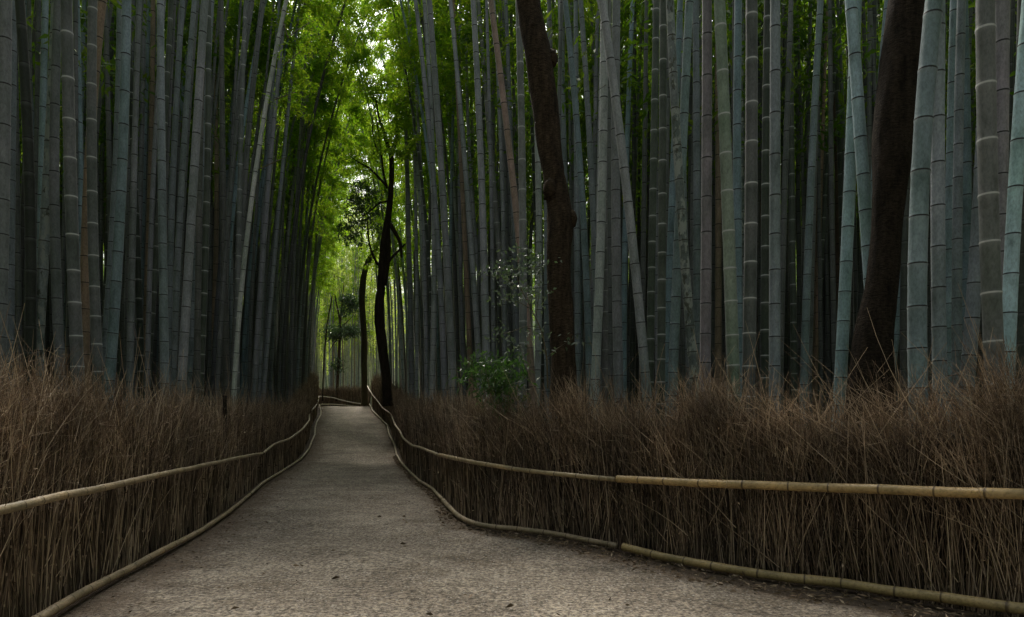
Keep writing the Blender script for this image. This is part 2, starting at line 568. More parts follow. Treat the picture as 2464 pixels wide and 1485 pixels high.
def rail(P, r, parent, color, spacing=.27, r_end=None, sides=12):
    P2 = smooth_line(P, 1) if sides > 8 else np.asarray(P, float)
    d = np.concatenate([[0], np.cumsum(np.linalg.norm(np.diff(P2, axis=0), axis=1))])
    L = d[-1]
    nodes = [0.03]
    while nodes[-1] < L:
        nodes.append(nodes[-1] + spacing * rng.uniform(.75, 1.25))
    S, nd, rr = [], [], []
    for i, (a, b) in enumerate(zip(nodes[:-1], nodes[1:])):
        h = b - a
        for f, k in ((0, 1.09), (.05, 1.0), (.3, .975), (.7, .975), (.95, 1.0)):
            S.append(a + f * h)
            nd.append(i + f)
            rr.append(k)
    S, nd, rr = np.array(S), np.array(nd), np.array(rr)
    keep = S < L
    S, nd, rr = S[keep], nd[keep], rr[keep]
    C = np.stack([np.interp(S, d, P2[:, k]) for k in range(3)], 1)
    C[:, 2] += np.interp(S, np.arange(0, L + 1, .45), rng.normal(0, .003, len(np.arange(0, L + 1, .45))))
    re = r if r_end is None else r_end
    rad = (r + (re - r) * S / L) * rr
    V, Fq, at = tube(C, rad, sides, nd)
    o = link('rail', mesh_from('rail', V, Fq, at, M['rail']), parent)
    o.color = (*color, 1)
    return o


def split_rail(P, cuts):
    """cut a polyline into overlapping poles by index"""
    out = []
    for a, b in zip(cuts[:-1], cuts[1:]):
        out.append(P[a:b + 1])
    return out


def fence(name, low, up, side, label, group_dens=1.0, lean=.45, tall=1.0):
    """side: +1 brush lies to the right of the walking direction (far), -1 to the left. low runs near->far"""
    root = bpy.data.objects.new(name, None)
    COL.objects.link(root)
    root['label'] = label
    root['category'] = 'fence'
    root['group'] = 'brushwood fences along the path'
    P, s = resample(smooth_line(low, 1), .08)
    P[:, 2] = g(P[:, 1])
    inset = .10 if side < 0 else .05
    T = unit(np.gradient(P, axis=0))
    T[:, 2] = 0
    T = unit(T)
    Nn = np.stack([T[:, 1], -T[:, 0], np.zeros(len(T))], 1) * side       # outward
    P = P + Nn * inset
    Ltot = s[-1]

    def at(S):
        out = []
        for A in (P, T, Nn):
            out.append(np.stack([np.interp(S, s, A[:, k]) for k in range(3)], 1))
        return out
    Zs = np.maximum(P[:, 1], 2.5)
    wt = np.clip(7.0 / Zs, .12, 1.35) ** 1.0
    cdf = np.cumsum(wt)
    cdf /= cdf[-1]
    eff = (wt * .08).sum()

    def samp(n):
        return np.interp(rng.random(n), cdf, s)
    zf = lambda S: np.interp(S, s, Zs)
    parts = []
    # upright stems
    n = int(470 * eff * group_dens)
    S = samp(n)
    p, t, nn = at(S)
    q = np.sqrt(zf(S) / 5.0).clip(.8, 2.6)
    d = np.abs(rng.normal(0, 1, n)) * .10 + .045
    clump = np.interp(S, np.arange(0, Ltot + 1, .35), rng.normal(0, .07, len(np.arange(0, Ltot + 1, .35))))
    D = np.array([0, 0, 1.]) + t * (clump + rng.normal(.03, .13, n) * np.where(rng.random(n) < .2, 2.3, 1))[:, None] + nn * rng.normal(.0, .03, n)[:, None]
    h = rng.uniform(.65, 1.25, n)
    parts.append(strands(p + nn * d[:, None], unit(D), h, np.minimum(.0046 * q, .0085) * rng.uniform(.45, 1.45, n), .0022 * q, rng.normal(0, .03, (n, 3)), 3))
    # joints on the nearer stems read as short thick nodes
    m = int(120 * eff * group_dens)
    k = rng.integers(0, n, m)
    u = rng.uniform(.1, .9, m)
    B = p[k] + nn[k] * d[k, None] + unit(D)[k] * (h[k] * u)[:, None]
    parts.append(strands(B, unit(D)[k], np.full(m, .014), .0062 * q[k], .0058 * q[k], np.zeros((m, 3)), 1, np.full(m, .85)))
    st = join(parts)
    link('stems', mesh_from('brush_stems', st[0], st[1], st[2], M['stem']), root)
    # brushy upper part
    parts = []
    n = int(950 * eff * group_dens)
    S = samp(n)
    p, t, nn = at(S)
    q = np.sqrt(zf(S) / 5.0).clip(.8, 2.6)
    gust = np.interp(S, np.arange(0, Ltot + 1, .5), lean + rng.normal(0, .16, len(np.arange(0, Ltot + 1, .5))))
    hgt = np.interp(S, np.arange(0, Ltot + 1, .3), 1 + rng.normal(0, .07, len(np.arange(0, Ltot + 1, .3)))) * tall
    hgt = hgt * np.interp(zf(S), [3.5, 5.5], [1.10 if side > 0 else .98, .98]) * (1 + np.interp(S, np.arange(0, Ltot + 1, .75), rng.normal(0, .05, len(np.arange(0, Ltot + 1, .75)))))
    base = (.56 + .53 * rng.random(n) ** 1.15) * hgt
    d = rng.uniform(.03, .34, n)
    tuft = np.interp(S, np.arange(0, Ltot + 1, .07), rng.normal(0, .30, len(np.arange(0, Ltot + 1, .07))))
    D = np.array([0, 0, 1.]) + t * (gust * rng.uniform(.0, 1.5, n) + tuft + rng.normal(0, .28, n))[:, None] + nn * rng.normal(.07, .14, n)[:, None]
    Ls = rng.uniform(.25, .62, n)
    bend = t * (gust * rng.uniform(-.05, .14, n))[:, None] + np.array([0, 0, -1.]) * rng.uniform(0, .06, n)[:, None]
    B = p + nn * d[:, None] + np.array([0, 0, 1.]) * base[:, None]
    parts.append(strands(B, unit(D), Ls, .0021 * q * np.where(rng.random(n) < .12, 1.9, rng.uniform(.7, 1.1, n)), .0009 * q, bend, 3))
    # twiglets
    m = int(3400 * eff * group_dens)
    k = rng.integers(0, n, m)
    u = rng.uniform(.2, .95, m)
    B2 = B[k] + unit(D)[k] * (Ls[k] * u)[:, None] + bend[k] * (u ** 2)[:, None]
    D2 = unit(unit(D)[k] + rng.normal(0, .48, (m, 3)))
    parts.append(strands(B2, D2, rng.uniform(.05, .22, m), .0013 * q[k], .0007 * q[k], rng.normal(0, .015, (m, 3)), 1))
    # a few long stray wands
    m = int(60 * eff * group_dens)
    S = samp(m)
    p, t, nn = at(S)
    D = np.array([0, 0, 1.]) + t * rng.normal(lean * 1.3, .7, m)[:, None] + nn * rng.normal(.06, .12, m)[:, None]
    parts.append(strands(p + nn * rng.uniform(.0, .25, m)[:, None] + np.array([0, 0, 1.]) * rng.uniform(.1, 1.2, m)[:, None], unit(D), rng.uniform(.45, .95, m),
                         np.full(m, .0032), np.full(m, .001), rng.normal(0, .08, (m, 3)), 4, rng.uniform(.7, 1, m)))
    # clinging dry leaves
    m = int(230 * eff * group_dens)
    S = samp(m)
    p, t, nn = at(S)
    qq = np.sqrt(zf(S) / 5.0).clip(.8, 2.2)
    V, Fq, a = leaves(p + nn * rng.uniform(-.02, .3, m)[:, None] + np.array([0, 0, 1.]) * rng.uniform(.15, 1.35, m)[:, None], unit(rng.normal(0, 1, (m, 3)) + t * .6), rng.uniform(.015, .045, m) * qq, .16)
    a['tt'] = np.zeros(len(V))
    parts.append((V, Fq, a))
    st = join(parts)
    link('brush', mesh_from('brush', st[0], st[1], st[2], M['wisp']), root)
    # lumpy dark filler slab added inside the bundle to stop see-through
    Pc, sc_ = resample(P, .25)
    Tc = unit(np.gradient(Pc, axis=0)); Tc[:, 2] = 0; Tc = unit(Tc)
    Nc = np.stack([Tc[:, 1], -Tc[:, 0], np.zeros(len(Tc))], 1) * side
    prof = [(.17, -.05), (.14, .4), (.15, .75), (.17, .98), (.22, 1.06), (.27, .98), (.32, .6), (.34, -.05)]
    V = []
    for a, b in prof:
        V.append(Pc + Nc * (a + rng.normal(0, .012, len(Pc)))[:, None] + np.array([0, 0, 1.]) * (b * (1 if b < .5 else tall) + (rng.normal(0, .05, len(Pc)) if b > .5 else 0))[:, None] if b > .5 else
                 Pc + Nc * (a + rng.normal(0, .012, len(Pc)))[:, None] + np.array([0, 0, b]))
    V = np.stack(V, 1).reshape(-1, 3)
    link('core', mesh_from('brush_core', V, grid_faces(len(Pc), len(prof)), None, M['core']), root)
    return root


fl = fence('brushwood_fence', ll, lu, -1, 'long brown brushwood fence with bamboo rails on the left side of the path', lean=.42)
fr_ = fence('brushwood_fence', rl[::-1], ru[::-1], 1, 'long brown brushwood fence curving round the right side of the path', lean=.5)
GREYB, OLDB, NEWB = (.30, .255, .18), (.27, .22, .15), (.46, .33, .15)
rail(lu[:9], .0275, fl, (.40, .31, .19), r_end=.021)
rail(lu[8:], .024, fl, (.46, .37, .24), spacing=.35, sides=8)
rail(ll[:9], .031, fl, (.40, .31, .19), r_end=.022)
rail(ll[8:], .024, fl, (.46, .37, .24), spacing=.35, sides=8)
i = [k for k, p in enumerate(RUP) if p[0] == 1492][0]
rail(ru[:11], .024, fr_, (.46, .37, .24), spacing=.35, sides=8)
rail(ru[10:i + 1], .027, fr_, (.42, .32, .18), r_end=.0225)
rail(np.concatenate([[ru[i] + (-.04, .03, .004)], ru[i + 1:]]) + np.array([0, -.012, 0]), .0325, fr_, (.50, .35, .16), spacing=.3)
i = [k for k, p in enumerate(RLOW) if p[0] == 1506][0]
rail(rl[:12], .024, fr_, (.44, .355, .23), spacing=.35, sides=8)
rail(rl[11:i + 1], .031, fr_, (.35, .275, .18), r_end=.025)
rail(np.concatenate([[rl[i] + (-.04, .03, .004)], rl[i + 1:]]) + np.array([0, -.012, 0]), .034, fr_, (.41, .31, .145), spacing=.3)
# far fence across the bend
fa = np.array([W(740, 973.5, 56), W(773, 973.5, 55), W(800, 973, 54), W(840, 976, 52), W(880, 982, 50)])
fu = np.array([W(766, 953.5, 55), W(802, 957, 54), W(820, 962.6, 53), W(853, 970, 51), W(882, 973, 50)])
ff = fence('brushwood_fence', fa, fu, -1, 'far brushwood fence crossing behind the crest of the path', lean=.05, group_dens=5)
rail(fu, .045, ff, (.40, .34, .24), spacing=.5, sides=8)
rail(fa[1:], .045, ff, (.44, .355, .23), spacing=.5, sides=8)

# ------------------------------------------------------------------ ground, path, added ring that blocks the low sky
ys = np.concatenate([np.arange(-12, 36, .5), np.arange(36, 60, 2), np.linspace(60, 220, 14)])
xs = np.concatenate([np.linspace(-220, -30, 12), np.arange(-28, 28.1, 2), np.linspace(30, 220, 12)])
XX, YY = np.meshgrid(xs, ys)
V = np.stack([XX, YY, g(YY)], -1).reshape(-1, 3)
link('ground', mesh_from('ground', V, grid_faces(len(ys), len(xs)), None, M['ground']), kind='structure')

rows = np.concatenate([np.arange(-4, 3, .5), np.arange(3, 9, .05), np.arange(9, 56, .25)])
nc = 60
V, ed = [], []
for Z in rows:
    zz = max(Z, 1.3)
    a = XL(zz)
    if Z > 3.2:
        # the right margin bends away; the strip of litter widens towards the camera
        b = XRS(min(Z + np.interp(Z, [3, 5, 6.5, 8, 60], [.5, .42, .3, .12, .05]), 54)) if Z > 3.4 else 7.0
        if Z < 3.55:
            b = 7.0
    else:
        b = 8.0
    if Z > 30:
        b = XR(30.3) - (Z - 30.3) * .24
    b = min(b, 8.0)
    b += .03 * math.sin(Z * 5.1) + .03 * math.sin(Z * 11.7 + 1) + rng.normal(0, .012)
    a = a + .02 * math.sin(Z * 7)
    x = np.linspace(a, b, nc)
    zt = g(Z) + .012 + .012 * np.sin(x * 2.1 + Z * 1.3) * np.sin(Z * 1.9)
    V.append(np.stack([x, np.full(nc, Z), zt], 1))
    dl, dr = (x - a), (b - x)
    ed.append(np.maximum(np.clip(1 - dl / 1.1, 0, 1), np.clip(1 - dr / .6, 0, 1) * .95))
V = np.concatenate(V)
link('path', mesh_from('path', V, grid_faces(len(rows), nc), {'edge': np.concatenate(ed)}, M['path']), kind='structure')

th = np.linspace(0, 2 * np.pi, 73)
hv = []
for r_, z_ in ((140, 0), (155, 16), (180, 32), (215, 44)):
    hv.append(np.stack([np.cos(th) * r_, np.sin(th) * r_, z_ * (1 + .15 * np.sin(th * 5 + r_)) * (1 if z_ else 0) - (2 if z_ == 0 else 0)], 1))
link('sky_blocker_ring', mesh_from('sky_blocker_ring', np.concatenate(hv), grid_faces(4, 73), None, M['sky_blocker']), kind='structure')  # dark ring added to keep bright sky from showing between the stems

# litter along the right margin and scattered grit
parts = []
n = 5200
S = rng.random(n)
o = np.argsort(rl[:, 1])
RP, rs = resample(rl[6:], .05)
k = rng.integers(0, len(RP), n)
Zb = RP[k, 1]
off = rng.random(n) * np.interp(Zb, [3, 5, 7, 9, 25], [.55, .5, .35, .15, .1])
Tt = unit(np.gradient(RP, axis=0))
Nr = np.stack([-Tt[:, 1], Tt[:, 0], np.zeros(len(Tt))], 1)
if (Nr[len(Nr) // 2] @ np.array([0, -1, 0])) < 0:
    Nr = -Nr
C = RP[k] + Nr[k] * (off - .03)[:, None]
C[:, 2] = g(C[:, 1]) + rng.uniform(.012, .03, n)
Dd = unit(np.stack([rng.normal(size=n), rng.normal(size=n), rng.normal(0, .25, n)], 1))
parts.append(leaves(C, Dd, rng.uniform(.02, .075, n), .11))
n = 2600
k = rng.integers(0, len(P := resample(ll, .05)[0]), n)
C = P[k].copy()
C[:, 0] += np.abs(rng.normal(0, .22, n))
C[:, 2] = g(C[:, 1]) + rng.uniform(.014, .028, n)
parts.append(leaves(C, unit(np.stack([rng.normal(size=n), rng.normal(size=n), rng.normal(0, .2, n)], 1)), rng.uniform(.015, .05, n), .12, rng.random(n) * .6))
n = 700
Z = 3.6 + 9 * rng.random(n) ** 1.5
C = np.stack([XL(Z) + rng.random(n) * (np.minimum(XR(Z + .3), 6) - XL(Z)), Z, g(Z) + .02], 1)
parts.append(leaves(C, unit(np.stack([rng.normal(size=n), rng.normal(size=n), rng.normal(0, .15, n)], 1)), rng.uniform(.008, .035, n), .14))
n = 34
Z = 3.9 + 5 * rng.random(n) ** 1.4
C = np.stack([XL(Z) + rng.random(n) * (np.minimum(XR(Z + .3), 6) - XL(Z)), Z, g(Z) + .028], 1)
parts.append(leaves(C, unit(np.stack([rng.normal(size=n), rng.normal(size=n), rng.normal(0, .12, n)], 1)), rng.uniform(.04, .08, n), .2, rng.random(n) * .5))
V, Fq, a = join(parts)
link('leaf_litter', mesh_from('leaf_litter', V, Fq, a, M['litter'], False), kind='stuff', label='dry bamboo leaves and chips lying along the path margins', category='litter')

n = 9000
Z = 3.7 + 8 * rng.random(n) ** 1.6
C = np.stack([XL(Z) + .1 + rng.random(n) * (np.minimum(XR(Z + .45), 6) - XL(Z)), Z, g(Z) + .018], 1)
tet = np.array([[1, 0, -.4], [-.5, .87, -.4], [-.5, -.87, -.4], [0, 0, .7]])
sz = rng.uniform(.0015, .0045, n) * np.where(rng.random(n) < .03, 1.8, 1)
an = rng.random(n) * 6.28
ca, sa = np.cos(an), np.sin(an)
tv = np.stack([tet[:, 0] * ca[:, None] - tet[:, 1] * sa[:, None], tet[:, 0] * sa[:, None] + tet[:, 1] * ca[:, None], np.tile(tet[:, 2], (n, 1))], -1) * sz[:, None, None]
V = (C[:, None, :] + tv).reshape(-1, 3)
f = np.array([[0, 1, 3], [1, 2, 3], [2, 0, 3], [0, 2, 1]])
Fq = (f[None] + (np.arange(n) * 4)[:, None, None]).reshape(-1, 3)
link('gravel', mesh_from('gravel', V, Fq, {'rnd': np.repeat(rng.random(n), 4)}, M['grit'], False), kind='stuff', label='fine pale grit scattered over the path surface', category='gravel')

# ------------------------------------------------------------------ bamboo culms
HT = 15.5


def culm_geo(cx, cy, z0, z1, rmid, zmid, sides=12, fine=True, lscale=1.0):
    """cx, cy: functions of height; returns V, F, attrs"""
    zs, nd, rk = [], [], []
    z, i = z0 - .1, rng.integers(0, 50)
    while z < z1:
        hh = max(0, z - z0)
        L = min(.23 + .045 * hh, .46) * lscale * rng.uniform(.93, 1.07)
        if hh > 11:
            L *= .85
        pr = ((0, 1.045), (.035, .985), (.09, .97), (.5, .965), (.93, .985)) if fine else ((0, 1.03), (.06, .97), (.94, .98))
        for f_, k_ in pr:
            zs.append(z + f_ * L)
            nd.append(i + f_)
            rk.append(k_)
        z += L
        i += 1
    zs, nd, rk = map(np.array, (zs, nd, rk))
    tp = lambda q: np.clip(1 - .80 * np.clip((q - z0) / HT, 0, 1) ** 1.7, .08, 1) * (1 + .10 * np.exp(-np.clip(q - z0, 0, 9) / .5))
    rad = rmid * tp(zs) / tp(zmid) * rk
    X, Y = cx(zs), cy(zs)
    th = np.arange(sides) / sides * 2 * np.pi
    slope = np.gradient(X, zs)
    V = np.stack([X[:, None] + rad[:, None] * np.cos(th), Y[:, None] + rad[:, None] * np.sin(th), zs[:, None] - slope[:, None] * rad[:, None] * np.cos(th)], -1).reshape(-1, 3)
    return V, grid_faces(len(zs), sides, True), {'nd': np.repeat(nd, sides)}


# crown variants: leaf sprays and thin branches growing along the top 8.5 m
def crown(seed, length=8.5, nb=46, nl=3300, rad=1.15, ls=(.11, .19), w=.12):
    global rng
    keep = rng
    rng = np.random.default_rng(seed)
    h = np.sort(rng.uniform(0, 1, nb)) ** .85
    az = rng.uniform(0, 6.28, nb)
    ln = rad * (1.0 - .55 * h) * rng.uniform(.55, 1.2, nb)
    up = rng.uniform(.3, .9, nb)
    B = np.stack([np.zeros(nb), np.zeros(nb), h * length], 1)
    D = unit(np.stack([np.cos(az), np.sin(az), up], 1))
    bend = np.array([0, 0, -1.]) * (ln * .45)[:, None]
    br = strands(B, D, ln, np.full(nb, .007), np.full(nb, .002), bend, 4)
    k = rng.integers(0, nb, nl)
    u = rng.uniform(.15, 1.05, nl) ** .8
    C = B[k] + D[k] * (ln[k] * u)[:, None] + bend[k] * (u ** 2)[:, None]
    # leaves hang in small tufts
    nt_ = nl // 9
    tuft = rng.normal(0, .10, (nt_, 3))
    kk = rng.integers(0, nt_, nl)
    order = np.arange(nl) // 9
    C = C[(order * 9).clip(0, nl - 1)] + rng.normal(0, .075, (nl, 3))
    Dl = unit(np.stack([np.cos(az[k]) * .6, np.sin(az[k]) * .6, np.full(nl, -.35)], 1) + rng.normal(0, .55, (nl, 3)))
    lf = leaves(C, Dl, rng.uniform(*ls, nl), w)
    rng = keep
    V, Fq, at = join([(lf[0], lf[1], {'rnd': lf[2]['rnd']}), (br[0], br[1], {'rnd': br[2]['rnd']})])
    me = mesh_from('foliage', V, Fq, at, M['leaf'], False)
    me.materials.append(M['twig'])
    mi = np.zeros(len(me.polygons), dtype=np.int32)
    mi[len(lf[1]):] = 1
    me.polygons.foreach_set('material_index', mi)
    return me


CROWNS = [crown(100 + i) for i in range(6)]
THINCROWN = [crown(200 + i, nb=34, nl=2100, rad=1.0) for i in range(2)]

CW = {'grey': [(.21, .235, .245), (.19, .22, .235), (.235, .25, .255), (.17, .20, .21), (.22, .23, .245)],
      'blue': [(.19, .255, .275), (.21, .27, .28), (.17, .24, .265)],
      'pale': [(.30, .34, .33), (.33, .36, .345)],
      'teal': [(.34, .47, .49), (.31, .44, .465)],
      'violet': [(.235, .225, .24)],
      'dark': [(.08, .09, .08), (.065, .075, .06), (.10, .105, .095)],  # dark stems of the back rows, their shade put into the colour
      'ring': [(.07, .085, .065), (.085, .10, .08)],
      'greyring': [(.15, .16, .155), (.17, .17, .165)],
      'greenring': [(.17, .21, .165)],
      'tan': [(.30, .235, .16), (.27, .22, .15)],
      'brown': [(.235, .175, .12), (.25, .185, .125)],
      'mottled': [(.20, .235, .225)],
      'mottan': [(.30, .22, .18)]}
MATOF = {'grey': 'grey', 'blue': 'grey', 'pale': 'grey', 'teal': 'grey', 'violet': 'grey', 'dark': 'grey', 'ring': 'ring', 'greyring': 'ring', 'greenring': 'ring',
         'tan': 'tan', 'brown': 'tan', 'mottled': 'mottled', 'mottan': 'tan'}
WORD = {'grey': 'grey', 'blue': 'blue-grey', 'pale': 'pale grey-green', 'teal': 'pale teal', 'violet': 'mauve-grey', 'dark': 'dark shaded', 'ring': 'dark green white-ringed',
        'greyring': 'grey white-ringed', 'greenring': 'pale green white-ringed', 'tan': 'dead tan', 'brown': 'brown', 'mottled': 'pale mottled', 'mottan': 'blotchy tan'}
ALL = []            # every bamboo: dict(obj, xm, px, front, kind, lean, Z)


def fence_depth(xpic, side):
    """how far back a culm seen at picture column xpic must stand to be behind its fence"""
    if xpic < 800:
        z = np.linspace(2.5, 52, 400)
        xx = 1232 + XL(z) / z * F
        ok = z[xx < xpic + 0]
        # the fence line moves right with depth: the last depth at which it is still left of xpic
        return (ok.max() if len(ok) else 2.5)
    z = np.linspace(30, 3.4, 400)
    xx = 1232 + XR(z) / z * F
    ok = z[xx > xpic]
    return (ok.max() if len(ok) else 3.4)


def add_bamboo(ctr, kind, rmid, zmid, Z, xm, px, front, yfun=None, top=None, crown_from=11.5, sides=12, fine=True, ls=1.0, leanw=None, thin=False):
    X0 = float(ctr(np.array([0.]))[0])
    z0 = float(g(Z))
    bend = rng.uniform(0, .0022)
    cy = yfun or (lambda q: Z + 0 * q)
    top = top or (z0 + (rng.uniform(16.5, 20) if Z > 50 else rng.uniform(13.2, 16.2)))
    V, Fq, at = culm_geo(ctr, cy, z0, top, rmid, zmid, sides, fine, ls)
    base = np.array([float(ctr(np.array([z0]))[0]), float(cy(np.array([z0]))[0]), z0])
    me = mesh_from('culm', V - base, Fq, at, M[MATOF[kind]])
    root = bpy.data.objects.new('bamboo', None)
    root.empty_display_size = .2
    COL.objects.link(root)
    root.location = base
    c = link('culm', me, root)
    col = random.choice(CW[kind])
    k = rng.uniform(.72, 1.38)
    cool = (1.12, 1.15, 1.14) if kind in ('grey', 'blue', 'pale', 'teal', 'ring', 'greyring', 'greenring', 'mottled') else (1, 1, 1)
    c.color = (col[0] * k * cool[0], col[1] * k * cool[1], col[2] * k * cool[2], 1)
    if Z > crown_from:
        hc = z0 + (rng.uniform(5.5, 8) if Z > 22 else rng.uniform(7.6, 9.6))
        a = np.array([float(ctr(np.array([hc]))[0]), float(cy(np.array([hc]))[0]), hc])
        b = np.array([float(ctr(np.array([top]))[0]), float(cy(np.array([top]))[0]), top])
        fo = random.choice(THINCROWN if thin else CROWNS)
        q = Vector(b - a).to_track_quat('Z', 'Y')
        s = float(np.linalg.norm(b - a)) / 8.5
        for nm, dat in (('foliage', fo),):
            f = link(nm, dat, root)
            f.location = Vector(a - base)
            f.rotation_euler = (q @ Vector((0, 0, 1)).to_track_quat('Z', 'Y')).to_euler()
            f.scale = (1, 1, s)
    if kind == 'pale' and xm < 650 and front and leanw and 'steep' in leanw:
        c.color = (.50, .54, .50, 1)
    ALL.append(dict(o=root, culm=c, x=xm, px=px, front=front, kind=kind, lean=leanw or '', Z=Z, base=base, ctr=ctr))
    return root


def ctr_from(pts, Z, ext=1.0):
    """quadratic through three picture points (x, y), carried on straight beyond them"""
    zz = np.array([CAMH + (HOR - y) / F * Z for _, y in pts])
    xx = np.array([(x - 1232) / F * Z for x, _ in pts])
    co = np.polyfit(zz, xx, 2)
    lo, hi = zz.min(), zz.max()
    s_hi = (2 * co[0] * hi + co[1]) * ext
    s_lo = 2 * co[0] * lo + co[1]
    xh, xl_ = np.polyval(co, hi), np.polyval(co, lo)

    def f(q):
        q = np.asarray(q, float)
        return np.where(q > hi, xh + s_hi * (q - hi), np.where(q < lo, xl_ + s_lo * (q - lo), np.polyval(co, np.clip(q, lo, hi))))
    return f


